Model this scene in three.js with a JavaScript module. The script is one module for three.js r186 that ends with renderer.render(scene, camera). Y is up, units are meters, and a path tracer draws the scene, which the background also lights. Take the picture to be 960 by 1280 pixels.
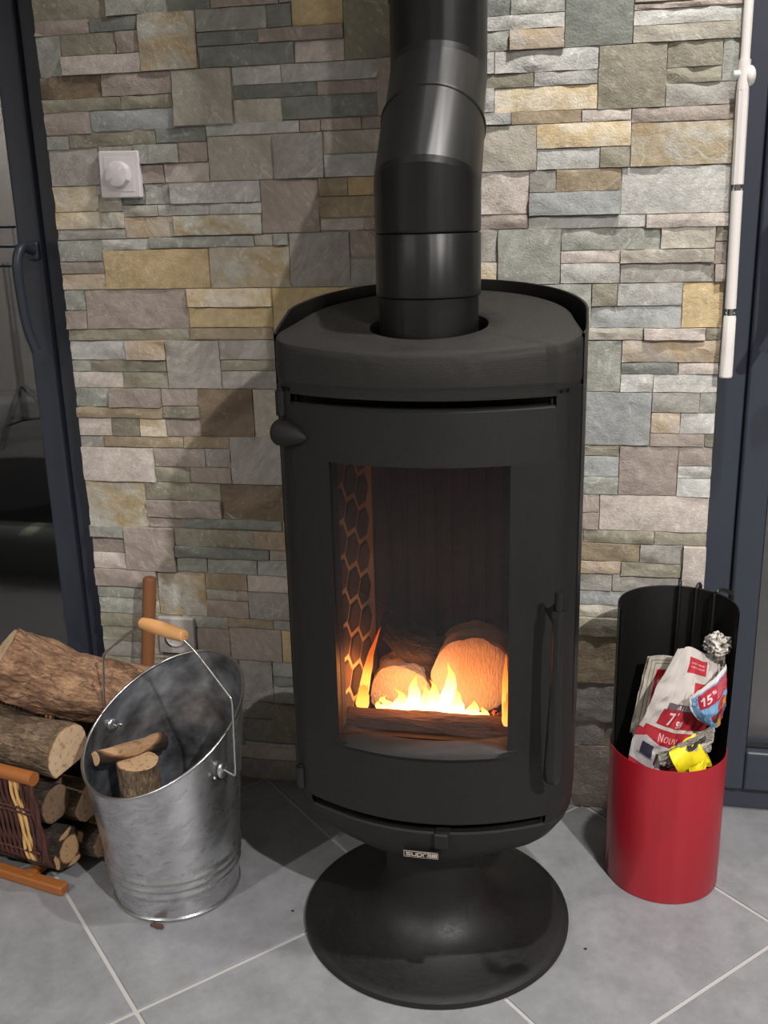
import * as THREE from 'three';
import { RoundedBoxGeometry } from 'three/addons/geometries/RoundedBoxGeometry.js';
import { mergeGeometries, mergeVertices, toCreasedNormals } from 'three/addons/utils/BufferGeometryUtils.js';
import { RectAreaLightUniformsLib } from 'three/addons/lights/RectAreaLightUniformsLib.js';
import { createNoise3D } from 'simplex-noise';

// ---------------------------------------------------------------- camera, night sky, lights, exposure
const scene = new THREE.Scene();
const camera = new THREE.PerspectiveCamera(54.225, 960 / 1280, 0.05, 60);
camera.position.set(0.2277, 1.1595, 1.8183);
camera.rotation.set(-0.286349, 0.204453, -0.025937, 'YXZ');
const renderer = new THREE.WebGLRenderer({ antialias: true });
renderer.toneMapping = THREE.LinearToneMapping;
renderer.toneMappingExposure = 1.1;
renderer.shadowMap.enabled = true;
scene.background = new THREE.Color(0.004, 0.005, 0.008);        // night outside the windows
RectAreaLightUniformsLib.init();
const CEILING = 2.45;
// recessed ceiling spots and added fill lamps: x, z, strength, tint, aim (x, y, z), beam (built further down, each with its fitting)
const SPOTS = [
  [1.4, 2.25, 46, 0xfffaf6, [1.4, 0, 2.0], 1.25],
  [0.46, 0.5, 8, 0xfffaf6, [0.46, 0, 0.25], 1.25],
  [-1.5, 2.5, 20, 0xfffaf6, [-1.5, 0, 2.5], 1.25],  // added fill lamp, lifts the left side of the stone wall
  [-3.6, 3.7, 16, 0xfffaf6, [-3.8, 0.9, 4.7], 0.85],  // added lamp, brightens the far wall mirrored in the left pane
];
const FIRE = { strength: 0.035, flame: 5 };

// ---------------------------------------------------------------- helpers
let seed = 7;
function rnd() { seed = (seed + 0x6d2b79f5) | 0; let t = Math.imul(seed ^ (seed >>> 15), 1 | seed); t = (t + Math.imul(t ^ (t >>> 7), 61 | t)) ^ t; return ((t ^ (t >>> 14)) >>> 0) / 4294967296; }
const rr = (a, b) => a + (b - a) * rnd();
const noise3 = createNoise3D(rnd);
const fbm = (x, y, z, o = 4) => { let s = 0, a = 0.5, f = 1; for (let i = 0; i < o; i++) { s += a * noise3(x * f, y * f, z * f); a *= 0.5; f *= 2.03; } return s; };
const clamp = (x, a = 0, b = 1) => Math.min(b, Math.max(a, x));
const sst = (a, b, x) => { const t = clamp((x - a) / (b - a)); return t * t * (3 - 2 * t); };
const lerp = (a, b, t) => a + (b - a) * t;
const V = (x, y, z) => new THREE.Vector3(x, y, z);

const counts = {};
function numbered(n) { const k = counts[n] = (counts[n] ?? -1) + 1; return k ? n + '_' + String(k).padStart(3, '0') : n; }
function mesh(name, geo, mat, parent) { const m = new THREE.Mesh(geo, mat); m.name = name; m.castShadow = m.receiveShadow = true; parent.add(m); return m; }
function tag(o, label, category, group) { o.userData.label = label; o.userData.category = category; if (group) o.userData.group = group; return o; }
function thing(name, label, category, pos = [0, 0, 0], group) {
  const g = new THREE.Group(); g.name = numbered(name); g.position.set(...pos); scene.add(g); return tag(g, label, category, group);
}
function structure(name, label) { const g = new THREE.Group(); g.name = name; g.userData.kind = 'structure'; if (label) g.userData.label = label; scene.add(g); return g; }
function box(x0, y0, z0, x1, y1, z1, bevel = 0.002) {
  const w = x1 - x0, h = y1 - y0, d = z1 - z0; const b = Math.min(bevel, w / 2.1, h / 2.1, d / 2.1);
  const g = b > 0 ? new RoundedBoxGeometry(w, h, d, 2, b) : new THREE.BoxGeometry(w, h, d);
  g.translate((x0 + x1) / 2, (y0 + y1) / 2, (z0 + z1) / 2); return g;
}
function tube(pts, r, seg = 40, rad = 10, closed = false, tension = 0.5) { return new THREE.TubeGeometry(new THREE.CatmullRomCurve3(pts, closed, 'catmullrom', tension), seg, r, rad, closed); }
function rod(a, b, r0, r1 = r0, rad = 16) {
  const d = b.clone().sub(a), g = new THREE.CylinderGeometry(r1, r0, d.length(), rad); g.translate(0, d.length() / 2, 0);
  g.applyQuaternion(new THREE.Quaternion().setFromUnitVectors(V(0, 1, 0), d.normalize())); g.translate(a.x, a.y, a.z); return g;
}
function joined(list) { return mergeGeometries(list.map(g => { const o = g.index ? g.toNonIndexed() : g; for (const k of Object.keys(o.attributes)) if (!['position', 'normal', 'uv'].includes(k)) o.deleteAttribute(k); return o; })); }
// a skin through rows of points (all rows equally long); closedU joins the end of a row to its start
function skin(rows, closedU = false, flip = false, creased = 0.6) {
  const n = rows[0].length, pos = [], uv = [], idx = [];
  rows.forEach((r, j) => r.forEach((p, i) => { pos.push(p.x, p.y, p.z); uv.push(i / (n - 1), j / (rows.length - 1)); }));
  const m = closedU ? n : n - 1;
  for (let j = 0; j < rows.length - 1; j++) for (let i = 0; i < m; i++) {
    const a = j * n + i, b = j * n + (i + 1) % n, c = a + n, d = b + n;
    flip ? idx.push(a, c, b, b, c, d) : idx.push(a, b, c, b, d, c);
  }
  let g = new THREE.BufferGeometry(); g.setAttribute('position', new THREE.Float32BufferAttribute(pos, 3)); g.setAttribute('uv', new THREE.Float32BufferAttribute(uv, 2)); g.setIndex(idx);
  if (creased) g = toCreasedNormals(g, creased); else g.computeVertexNormals();
  return g;
}
function fan(row, flip = false) {                               // a flat cap over a closed row
  const c = row.reduce((s, p) => s.add(p), V(0, 0, 0)).multiplyScalar(1 / row.length), pos = [], uv = [];
  row.forEach((p, i) => { const q = row[(i + 1) % row.length]; for (const v of flip ? [c, q, p] : [c, p, q]) { pos.push(v.x, v.y, v.z); uv.push(v.x, v.z); } });
  const g = new THREE.BufferGeometry(); g.setAttribute('position', new THREE.Float32BufferAttribute(pos, 3)); g.setAttribute('uv', new THREE.Float32BufferAttribute(uv, 2)); g.computeVertexNormals(); return g;
}
function texture(w, h, fn, srgb = true) {
  const d = new Uint8Array(w * h * 4);
  for (let y = 0; y < h; y++) for (let x = 0; x < w; x++) { const c = fn(x / w, y / h), k = (y * w + x) * 4; d[k] = clamp(c[0], 0, 255); d[k + 1] = clamp(c[1], 0, 255); d[k + 2] = clamp(c[2], 0, 255); d[k + 3] = 255; }
  const t = new THREE.DataTexture(d, w, h); t.wrapS = t.wrapT = THREE.MirroredRepeatWrapping; t.magFilter = THREE.LinearFilter; t.minFilter = THREE.LinearMipmapLinearFilter; t.generateMipmaps = true;
  if (srgb) t.colorSpace = THREE.SRGBColorSpace; t.needsUpdate = true; return t;
}
function print(w, h, draw) {                                     // flat print for papers and plates
  const c = document.createElement('canvas'); c.width = w; c.height = h; const k = c.getContext('2d'); draw(k, w, h);
  const t = new THREE.CanvasTexture(c); t.colorSpace = THREE.SRGBColorSpace; return t;
}
const mix3 = (a, b, t) => [lerp(a[0], b[0], t), lerp(a[1], b[1], t), lerp(a[2], b[2], t)];
const std = (o) => new THREE.MeshStandardMaterial({ side: THREE.DoubleSide, ...o });
function reUV(g, su, sv, ou = 0, ov = 0) { const u = g.attributes.uv; for (let i = 0; i < u.count; i++) u.setXY(i, u.getX(i) * su + ou, u.getY(i) * sv + ov); return g; }


// the stones of the wall: tone, left, bottom, right, top in millimetres (lower case: behind stove and pipe)
const STONES = [
  ['W',-772,1552,-628,1610],['D',-628,1594,-516,1610],['L',-516,1540,-434,1610],['W',-434,1582,-310,1610],['k',-310,1578,-290,1610],['W',-290,1588,-198,1610],
  ['F',-198,1570,-110,1610],['w',-110,1578,14,1610],['k',22,1536,34,1610],['l',86,1600,174,1610],['t',174,1594,282,1610],['K',284,1528,440,1610],['f',440,1576,452,1610],
  ['W',34,1508,86,1602],['W',86,1552,174,1600],['F',-628,1546,-516,1594],['F',-290,1526,-198,1588],['L',174,1546,282,1594],['T',-434,1534,-310,1582],['f',-310,1516,-290,1578],
  ['k',-110,1516,14,1578],['f',440,1528,452,1576],['K',-198,1522,-110,1570],['T',-772,1511,-628,1551],['G',-628,1513,-516,1547],['P',86,1504,174,1552],['K',174,1498,284,1546],
  ['D',-516,1514,-434,1541],['k',22,1474,34,1536],['P',-434,1515,-310,1535],['O',-289,1478,-198,1525],['K',284,1480,452,1528],['D',-334,1478,-289,1515],['T',-198,1420,-109,1521],
  ['f',-110,1468,22,1516],['P',-772,1488,-664,1513],['D',-664,1489,-571,1512],['M',-571,1420,-463,1514],['G',-463,1478,-334,1515],['D',34,1474,85,1508],['G',85,1474,174,1504],
  ['D',174,1420,283,1498],['G',-772,1420,-724,1489],['T',-724,1453,-617,1489],['P',-617,1453,-571,1489],['D',-463,1455,-350,1478],['P',-350,1455,-198,1478],
  ['P',283,1469,452,1479],['d',-110,1420,22,1468],['k',22,1450,36,1474],['W',36,1451,174,1474],['W',283,1446,452,1469],['D',-463,1420,-287,1455],['L',-287,1420,-198,1455],
  ['L',-724,1420,-571,1453],['t',22,1420,38,1450],['G',37,1420,84,1451],['Z',84,1420,174,1451],['K',283,1420,452,1446],['R',-772,1381,-652,1420],['P',-652,1382,-516,1420],
  ['K',-516,1326,-404,1420],['W',-404,1389,-313,1420],['W',-313,1389,-141,1420],['P',-141,1328,-109,1420],['f',-110,1390,-22,1420],['f',-22,1388,32,1420],
  ['W',35,1386,59,1420],['W',59,1385,230,1420],['T',230,1322,339,1420],['T',339,1381,425,1420],['G',425,1357,452,1420],['D',-404,1366,-249,1389],['P',-249,1366,-141,1389],
  ['d',-110,1328,-22,1390],['l',-22,1340,32,1388],['T',37,1363,125,1385],['T',-772,1359,-618,1382],['T',-618,1359,-516,1382],['W',125,1363,230,1385],['T',339,1357,425,1381],
  ['K',-404,1326,-314,1366],['D',-314,1329,-141,1366],['P',-772,1320,-681,1361],['B',-681,1323,-516,1359],['W',38,1326,59,1364],['Y',59,1324,230,1363],['F',339,1322,452,1357],
  ['p',-22,1292,32,1340],['W',-459,1307,-284,1328],['P',-284,1307,-245,1328],['P',-245,1308,-172,1328],['P',-172,1308,-118,1329],['w',-118,1308,-22,1328],
  ['W',38,1305,88,1325],['C',88,1304,205,1325],['G',-772,1295,-728,1319],['T',-728,1297,-556,1321],['D',-556,1299,-459,1324],['L',205,1304,286,1323],['P',286,1299,452,1322],
  ['K',-458,1230,-333,1307],['F',-333,1230,-242,1307],['K',-242,1269,-119,1308],['t',-120,1270,-22,1308],['F',-772,1230,-670,1296],['F',-670,1264,-598,1298],
  ['G',-598,1264,-514,1298],['P',-514,1264,-458,1299],['K',32,1230,132,1304],['Y',131,1264,287,1304],['M',287,1230,452,1299],['k',-22,1230,32,1292],['W',-242,1230,-129,1269],
  ['w',-128,1230,-22,1270],['W',-670,1230,-596,1264],['P',-596,1230,-545,1263],['L',-545,1230,-458,1264],['W',132,1230,237,1264],['T',237,1230,287,1264],
  ['Y',-772,1184,-681,1230],['f',-682,1212,-632,1230],['d',-632,1194,-588,1230],['G',-587,1193,-535,1230],['W',-535,1192,-362,1230],['P',-362,1137,-254,1230],
  ['C',-254,1198,-200,1230],['O',-200,1198,-133,1230],['k',-134,1198,8,1230],['w',8,1136,26,1230],['L',28,1159,120,1230],['F',120,1194,165,1230],['C',165,1194,274,1230],
  ['W',274,1154,452,1230],['K',-681,1182,-633,1212],['C',-254,1161,-135,1198],['f',-136,1154,8,1198],['K',-633,1172,-563,1193],['W',-563,1172,-463,1193],
  ['W',-463,1172,-362,1192],['B',120,1155,274,1194],['Y',-772,1152,-680,1184],['M',-680,1152,-632,1182],['Z',-632,1134,-534,1172],['M',-534,1136,-362,1172],
  ['L',-254,1139,-173,1161],['P',-173,1139,-136,1161],['P',27,1135,119,1159],['F',-772,1133,-632,1152],['t',-136,1092,-30,1154],['g',-30,1092,8,1154],['W',119,1133,317,1154],
  ['L',317,1131,452,1154],['G',-584,1114,-380,1135],['K',-380,1115,-341,1137],['G',-341,1115,-314,1137],['F',-314,1040,-200,1137],['P',-200,1092,-137,1139],
  ['w',8,1088,26,1136],['F',25,1079,67,1136],['G',-772,1093,-681,1132],['W',-682,1112,-584,1133],['G',67,1040,176,1134],['G',176,1096,343,1132],['K',343,1096,432,1132],
  ['T',432,1107,452,1131],['M',-470,1040,-314,1115],['O',-681,1040,-470,1113],['P',432,1070,452,1107],['L',176,1075,277,1096],['K',277,1073,432,1096],['P',-772,1070,-681,1093],
  ['g',-200,1040,-32,1088],['f',-32,1040,26,1088],['Y',25,1030,67,1079],['W',176,1040,278,1075],['Z',-772,1040,-681,1070],['F',278,1040,434,1073],['P',434,1040,452,1070],
  ['G',-772,1001,-729,1040],['P',-729,965,-518,1040],['Y',-519,1005,-352,1040],['O',-352,944,-175,1040],['t',-174,1006,-56,1040],['l',-56,1022,-34,1040],
  ['d',-34,1030,26,1040],['w',66,1030,76,1040],['d',76,1026,110,1040],['G',110,963,231,1040],['T',231,1001,275,1040],['W',275,1001,384,1040],['O',384,963,452,1040],
  ['t',-34,964,76,1030],['p',76,964,110,1026],['g',-56,974,-34,1022],['O',-518,967,-352,1005],['l',-174,944,-56,1006],['P',-772,965,-729,1001],['B',231,963,384,1001],
  ['C',-519,944,-352,967],['f',-56,912,-34,974],['T',-772,943,-519,965],['g',-34,944,186,964],['p',186,942,216,964],['K',216,942,322,964],['L',322,942,426,963],
  ['T',426,942,452,963],['W',-772,905,-654,942],['Z',-654,905,-573,942],['F',-572,850,-462,943],['F',-462,906,-342,944],['g',-342,906,-240,944],['t',-240,912,-56,944],
  ['l',-34,850,186,944],['d',186,850,220,942],['G',220,850,286,942],['Z',286,903,452,942],['T',-462,885,-344,906],['g',-344,884,-240,906],['g',-240,850,-34,912],
  ['G',-772,882,-732,904],['T',-732,882,-573,905],['D',286,882,384,903],['L',384,882,452,903],['L',-772,850,-666,882],['T',-666,850,-572,882],['F',-462,850,-346,885],
  ['p',-346,850,-240,884],['W',286,850,343,882],['W',343,850,452,882],['G',-772,812,-697,850],['P',-697,812,-590,850],['P',-590,815,-511,850],['R',-513,755,-402,850],
  ['K',-402,755,-344,850],['l',-344,804,-230,850],['l',-230,832,-20,850],['w',-20,832,44,850],['f',44,770,216,850],['B',221,753,342,850],['F',342,814,424,850],
  ['G',424,814,452,850],['t',-230,770,-130,832],['l',-130,770,-78,832],['g',-78,784,44,832],['C',-772,790,-586,812],['T',-586,792,-511,815],['Z',342,776,393,814],
  ['W',393,776,452,814],['p',-344,756,-230,804],['L',-772,753,-700,790],['T',-700,753,-640,790],['Y',-640,753,-584,790],['P',-584,754,-513,792],['l',-78,722,44,784],
  ['P',342,752,436,776],['T',436,752,452,776],['p',-230,722,-78,770],['d',44,708,220,770],['F',-456,660,-346,755],['p',-346,722,-230,756],['F',-772,729,-721,752],
  ['C',-721,731,-551,753],['C',-551,731,-456,755],['T',220,732,290,753],['P',290,660,393,752],['P',393,717,452,752],['L',-772,660,-616,730],['P',-616,692,-508,731],
  ['F',-508,693,-456,731],['B',220,694,290,732],['d',-346,660,-176,722],['t',-176,660,44,722],['W',393,694,452,717],['k',44,660,220,708],['T',-616,660,-542,692],
  ['P',-542,660,-456,693],['G',220,660,290,694],['W',393,660,452,694],['M',-772,563,-641,660],['T',-641,623,-481,660],['R',-481,587,-349,660],['d',-344,580,-226,660],
  ['l',-226,612,-52,660],['d',-52,612,-32,660],['g',-32,628,106,660],['l',106,628,190,660],['w',190,642,218,660],['P',220,625,258,660],['L',258,591,452,660],
  ['w',190,580,218,642],['l',-32,580,190,628],['P',-641,587,-481,623],['P',220,591,258,625],['p',-226,564,-32,612],['P',-641,564,-567,586],['D',-567,565,-357,587],
  ['t',-356,564,-346,586],['k',220,566,230,590],['T',230,566,359,591],['T',359,566,452,591],['g',-344,518,-226,580],['w',-32,532,200,580],['p',200,532,218,580],
  ['C',220,530,334,566],['F',334,530,411,566],['L',411,487,452,566],['G',-772,540,-696,565],['P',-696,470,-588,564],['T',-588,526,-414,565],['C',-414,527,-346,565],
  ['p',-226,470,-32,564],['P',-772,506,-696,540],['D',-588,504,-386,527],['P',-386,505,-345,527],['f',-32,470,106,532],['t',106,470,218,532],['Z',219,505,301,530],
  ['T',301,503,411,530],['p',-344,470,-226,518],['L',-772,470,-696,506],['G',-588,470,-521,504],['G',-521,470,-414,504],['G',-414,470,-344,505],['F',218,470,286,504],
  ['F',286,470,411,505],['p',410,470,452,488],['P',-772,432,-634,470],['M',-634,373,-529,470],['C',-529,434,-438,470],['L',-438,433,-346,470],['w',-344,424,-158,470],
  ['p',-158,374,6,468],['d',6,436,128,470],['g',128,436,160,470],['B',214,441,313,470],['T',322,438,452,470],['k',160,416,214,464],['k',6,342,160,436],['K',215,416,318,441],
  ['F',322,390,452,438],['G',-772,405,-657,432],['t',-656,406,-634,432],['K',-529,411,-462,434],['P',-462,411,-438,434],['F',-438,374,-346,433],['t',-344,376,-158,424],
  ['g',160,380,216,416],['T',216,379,311,416],['p',312,380,322,416],['G',-772,370,-671,405],['k',-672,374,-634,406],['P',-529,374,-438,411],['G',322,342,452,390],
  ['t',-344,328,-224,376],['p',-224,328,-158,376],['p',160,342,218,380],['C',218,280,321,379],['T',-772,339,-675,370],['T',-671,346,-586,373],['G',-586,347,-486,374],
  ['C',-489,353,-387,374],['F',-387,353,-344,374],['w',-158,280,6,374],['P',-677,280,-574,346],['P',-574,280,-484,347],['P',-484,280,-371,353],['O',-371,280,-344,353],
  ['T',-772,306,-676,339],['t',6,280,190,342],['f',190,280,218,342],['T',322,280,452,342],['t',-344,280,-158,328],['F',-772,270,-677,306],['p',-678,270,-598,280],
  ['F',-590,212,-467,280],['F',-467,185,-396,280],['G',-396,246,-340,280],['t',-340,246,-328,280],['f',-328,206,-252,280],['f',-252,246,-144,280],['d',-144,200,-126,280],
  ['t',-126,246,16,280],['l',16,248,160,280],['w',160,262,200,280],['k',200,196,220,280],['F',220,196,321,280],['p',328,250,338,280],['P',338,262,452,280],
  ['T',-772,246,-598,270],['k',160,200,200,262],['D',338,200,452,262],['F',-772,152,-600,246],['D',-396,226,-342,246],['p',-342,232,-328,246],['p',-252,152,-144,246],
  ['d',-126,184,16,246],['g',16,200,160,248],['t',328,188,338,250],['G',-396,184,-341,226],['w',-342,184,-328,232],['T',-592,173,-468,212],['g',-328,158,-252,206],
  ['g',-144,152,-126,200],['l',16,138,120,200],['t',120,138,200,200],['g',200,184,222,196],['F',223,141,284,196],['T',284,141,328,196],['K',338,152,448,200],
  ['F',-468,146,-402,185],['l',328,140,338,188],['T',-402,95,-327,184],['d',-126,90,16,184],['k',200,90,222,184],['P',-594,80,-468,173],['t',-328,96,-252,158],
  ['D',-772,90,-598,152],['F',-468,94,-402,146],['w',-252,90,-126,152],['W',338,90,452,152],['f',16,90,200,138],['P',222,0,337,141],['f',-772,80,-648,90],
  ['f',-648,80,-594,90],['w',-468,80,-354,90],['p',-354,48,-344,90],['w',-344,0,-208,90],['w',-208,0,-20,90],['l',-20,48,134,90],['d',134,48,222,90],['G',338,48,452,90],
  ['G',-772,0,-548,80],['L',-548,48,-354,80],['F',-548,0,-344,48],['p',-20,0,218,48],['G',338,0,452,48],
];

// ---------------------------------------------------------------- stone cladding textures (colour and grain only)
const STONE_TONES = {                                            // base, second tone, vein (sRGB)
  G: [[168, 169, 161], [145, 147, 138], [206, 206, 201]], W: [[196, 194, 189], [170, 171, 166], [225, 225, 220]],
  D: [[137, 140, 133], [115, 119, 112], [178, 180, 175]], T: [[153, 149, 133], [130, 125, 109], [186, 182, 169]],
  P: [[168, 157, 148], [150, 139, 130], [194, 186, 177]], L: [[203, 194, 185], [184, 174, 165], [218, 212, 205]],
  O: [[202, 182, 144], [184, 162, 121], [219, 205, 175]], Y: [[213, 204, 185], [196, 176, 138], [225, 222, 210]],
  B: [[166, 168, 166], [147, 151, 149], [195, 196, 194]], K: [[184, 179, 167], [161, 156, 142], [209, 205, 195]],
  F: [[165, 162, 155], [145, 141, 134], [194, 191, 185]], R: [[138, 122, 102], [108, 95, 79], [169, 155, 135]],
  C: [[164, 150, 126], [140, 127, 105], [188, 177, 156]], M: [[187, 185, 174], [170, 152, 120], [217, 215, 208]],
  Z: [[188, 178, 167], [178, 158, 129], [210, 203, 194]],
};
const STONE_PATCH = { M: 1.25, Y: 1.1, Z: 1.0, R: 1.1, C: 0.9, K: 0.7, G: 0.8, T: 0.8 };
const stoneMats = {};
const stoneBump = texture(512, 512, (u, v) => { const x = u * 0.5, y = v * 0.5; const n = 0.5 + 0.32 * fbm(x * 26, y * 38, 2, 4) + 0.12 * noise3(x * 260, y * 260, 5); const c = 255 * clamp(n); return [c, c, c]; }, false);
Object.entries(STONE_TONES).forEach(([k, [a, b, c]], i) => {
  const o = i * 17.3, patch = STONE_PATCH[k] ?? 0.6, tilt = (i % 5 - 2) * 0.35;
  const t = texture(448, 448, (u, v) => {
    const x = u * 0.5, y = v * 0.5 + x * tilt;
    const wx = 0.02 * fbm(x * 8, y * 8, o, 3), wy = 0.02 * fbm(x * 8, y * 8, o + 60, 3);
    const n = fbm((x + wx) * 9, (y + wy) * 15, o + 3, 5), m = fbm((x + wx) * 48, (y + wy) * 48, o + 9, 4), s = noise3(x * 420, y * 420, o);
    let col = mix3(a, b, clamp(0.42 + patch * 1.15 * n));
    const ridge = 1 - Math.abs(fbm((x + wx) * 6 + y * 4, (y + wy) * 6 - x * 3, o + 21, 2)) * 26;
    col = mix3(col, c, 0.55 * sst(0.2, 1, ridge) * sst(0.12, 0.4, fbm(x * 7, y * 7, o + 40, 2)));
    const fleck = fbm((x + wx) * 70, (y + wy) * 70, o + 33, 3);
    col = mix3(col, c, 0.55 * sst(0.12, 0.5, fleck) * sst(-0.2, 0.4, fbm(x * 12, y * 12, o + 47, 3)));
    col = mix3(col, b, 0.45 * sst(0.1, 0.5, fbm(x * 30, y * 30, o + 52, 4)));
    const sh = 1 + 0.09 * m + 0.045 * s;
    return [col[0] * sh, col[1] * sh, col[2] * sh];
  });
  stoneMats[k] = [1.0, 1.07, 1.13].map(f => std({ map: t, bumpMap: stoneBump, bumpScale: 0.0022, roughness: 0.86, color: new THREE.Color(f, f, f) }));
});
// one split-face stone: the front is a small grid of uneven height with a chipped rim
function stoneGeometry(x0, y0, x1, y1, proud) {
  const g0 = 0.0004, ax = x0 + g0, bx = x1 - g0, ay = y0 + g0, by = y1 - g0, w = bx - ax, h = by - ay;
  const nx = Math.max(3, Math.min(9, Math.round(w / 0.022))), ny = Math.max(3, Math.min(6, Math.round(h / 0.018)));
  const s = rnd() * 50, rough = rr(0.0016, 0.0042), tx = rr(-0.02, 0.02), ty = rr(-0.035, 0.035), rows = [];
  const P = (i, j, back) => {
    let u = i / nx, v = j / ny, rim = i === 0 || j === 0 || i === nx || j === ny;
    if (!rim) { u += 0.22 / nx * noise3(i, j, s); v += 0.22 / ny * noise3(i, j, s + 9); }
    const x = ax + u * w, y = ay + v * h;
    const chip = rim ? 0.0012 * Math.abs(noise3(x * 60, y * 60, s)) : 0;
    const px = x + (i === 0 ? chip : i === nx ? -chip : 0), py = y + (j === 0 ? chip : j === ny ? -chip : 0);
    const z = back ? -0.012 : proud + tx * (x - (ax + bx) / 2) + ty * (y - (ay + by) / 2) + rough * fbm(x * 22, y * 30, s, 2) * 1.6 - (rim ? 0.0006 + 0.0022 * Math.abs(noise3(x * 45, y * 45, s + 4)) : 0);
    return V(px, py, z);
  };
  for (let j = 0; j <= ny; j++) { const r = []; for (let i = 0; i <= nx; i++) r.push(P(i, j, false)); rows.push(r); }
  const front = skin(rows, false, false, 0.75), ring = [];
  for (let i = 0; i < nx; i++) ring.push([i, 0]); for (let j = 0; j < ny; j++) ring.push([nx, j]);
  for (let i = nx; i > 0; i--) ring.push([i, ny]); for (let j = ny; j > 0; j--) ring.push([0, j]);
  const side = skin([ring.map(([i, j]) => P(i, j, true)), ring.map(([i, j]) => P(i, j, false))], true, false, 0.5);
  const g = joined([front, side]), ou = rr(0, 1) * Math.max(0, 0.97 - w / 0.5), ov = rr(0, 1) * Math.max(0, 0.97 - h / 0.5), p = g.attributes.position, u = g.attributes.uv;
  for (let i = 0; i < p.count; i++) u.setXY(i, (p.getX(i) - x0 + Math.abs(p.getZ(i)) * 0.5) / 0.5 + ou, (p.getY(i) - y0) / 0.5 + ov);
  return g;
}
const M = {
  mortar: std({ color: 0xa8a297, roughness: 0.95 }),
  paint: std({ color: 0xcfcac2, roughness: 0.9 }),
  ceiling: std({ color: 0xdedbd5, roughness: 0.9 }),
  frame: std({ color: 0x343944, roughness: 0.38 }),
  gasket: std({ color: 0x0c0c0e, roughness: 0.7 }),
  whitePlastic: std({ color: 0xe6e0e2, roughness: 0.35 }),
  creamPlastic: std({ color: 0xdcdcd8, roughness: 0.3 }),
  chrome: std({ color: 0xb8b8b8, metalness: 1, roughness: 0.25 }),
  black: std({ color: 0x121212, roughness: 0.5 }),
};
// wall with the cladding: x is mirrored nowhere, z = 0 is the mean face of the stones
const wall = structure('wall_back', 'pillar clad with split-face stone strips in grey, beige and ochre between two glass doors');
mesh('core', box(-0.768, 0, -0.22, 0.448, CEILING, -0.0055, 0), M.mortar, wall);
const infill = {};                                               // out of sight behind the stove, or above the picture: by tone
const fill = (k, g) => (infill[k] ??= []).push(g);
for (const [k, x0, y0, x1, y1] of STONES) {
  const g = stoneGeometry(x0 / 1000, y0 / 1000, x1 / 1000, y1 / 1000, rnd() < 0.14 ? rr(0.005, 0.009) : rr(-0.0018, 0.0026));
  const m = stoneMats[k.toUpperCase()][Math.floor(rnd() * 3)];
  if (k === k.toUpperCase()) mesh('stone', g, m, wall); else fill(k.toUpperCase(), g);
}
for (let y = 1.62; y < CEILING - 0.02;) {                         // courses above the picture
  const h = Math.min(rr(0.045, 0.075), CEILING - y);
  for (let x = -0.772; x < 0.45;) { const w = Math.min(rr(0.1, 0.26), 0.452 - x); if (w > 0.02) fill('GTPFKWDLOC'[Math.floor(rnd() * 10)], stoneGeometry(x, y, x + w, y + h, rr(-0.003, 0.004))); x += w; }
  y += h;
}
for (const k of Object.keys(infill)) mesh('stone_infill', joined(infill[k]), stoneMats[k][1], wall).userData.kind = 'stuff';

// ---------------------------------------------------------------- floor, room shell
const tileTex = [0, 1, 2].map(i => texture(384, 384, (u, v) => {
  const n = fbm(u * 5, v * 5, i * 9 + 1, 5), m = fbm(u * 22, v * 22, i * 9 + 4, 3), s = noise3(u * 190, v * 190, i);
  const c = 1 + 0.10 * n + 0.05 * m + 0.035 * s; return [124 * c, 124.5 * c, 127.5 * c];
}));
const tileRough = texture(256, 256, (u, v) => { const c = 150 + 50 * fbm(u * 9, v * 9, 70, 4); return [c, c, c]; }, false);
const tileMats = tileTex.map(t => std({ map: t, roughnessMap: tileRough, roughness: 0.8 }));
const floor = structure('floor', 'matt grey stoneware tiles laid diagonally with pale joints');
const X0 = -4.3, X1 = 3.6, Z1 = 4.7;
mesh('grout', box(X0 - 0.15, -0.12, -0.22, X1 + 0.15, -0.0025, Z1 + 0.15, 0), std({ color: 0xa3a19f, roughness: 0.95 }), floor);
{
  const S = 0.476, phi = 44.4 * Math.PI / 180, nb = [Math.sin(phi), -Math.cos(phi)], na = [Math.cos(phi), Math.sin(phi)], gap = 0.0035;
  const tileGeo = new RoundedBoxGeometry(S - 2 * gap, 0.01, S - 2 * gap, 2, 0.0015);
  { const p = tileGeo.attributes.position, u = tileGeo.attributes.uv; for (let i = 0; i < p.count; i++) u.setXY(i, p.getX(i) / S + 0.5, p.getZ(i) / S + 0.5); }
  for (let i = -12; i < 14; i++) for (let j = -12; j < 14; j++) {
    const b = 0.1817 + (i + 0.5) * S, a = 0.1664 + (j + 0.5) * S, x = nb[0] * b + na[0] * a, z = nb[1] * b + na[1] * a;
    if (x < X0 || x > X1 || z < -0.2 || z > Z1) continue;
    const t = mesh('tile', tileGeo, tileMats[Math.abs(i * 7 + j * 3) % 3], floor);
    t.position.set(x, -0.005 + 0.0004 * noise3(i, j, 3), z); t.rotation.y = -phi + (Math.abs(i + j * 5) % 4) * Math.PI / 2;
  }
}
const ceil = structure('ceiling'); mesh('plaster', box(X0 - 0.15, CEILING, -0.22, X1 + 0.15, CEILING + 0.15, Z1 + 0.15, 0), M.ceiling, ceil);
const wl = structure('wall_left'); mesh('plaster', box(X0 - 0.15, 0, -0.22, X0, CEILING, Z1, 0), M.paint, wl);
const wr = structure('wall_right'); mesh('plaster', box(X1, 0, -0.22, X1 + 0.15, CEILING, Z1, 0), M.paint, wr);
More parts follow.
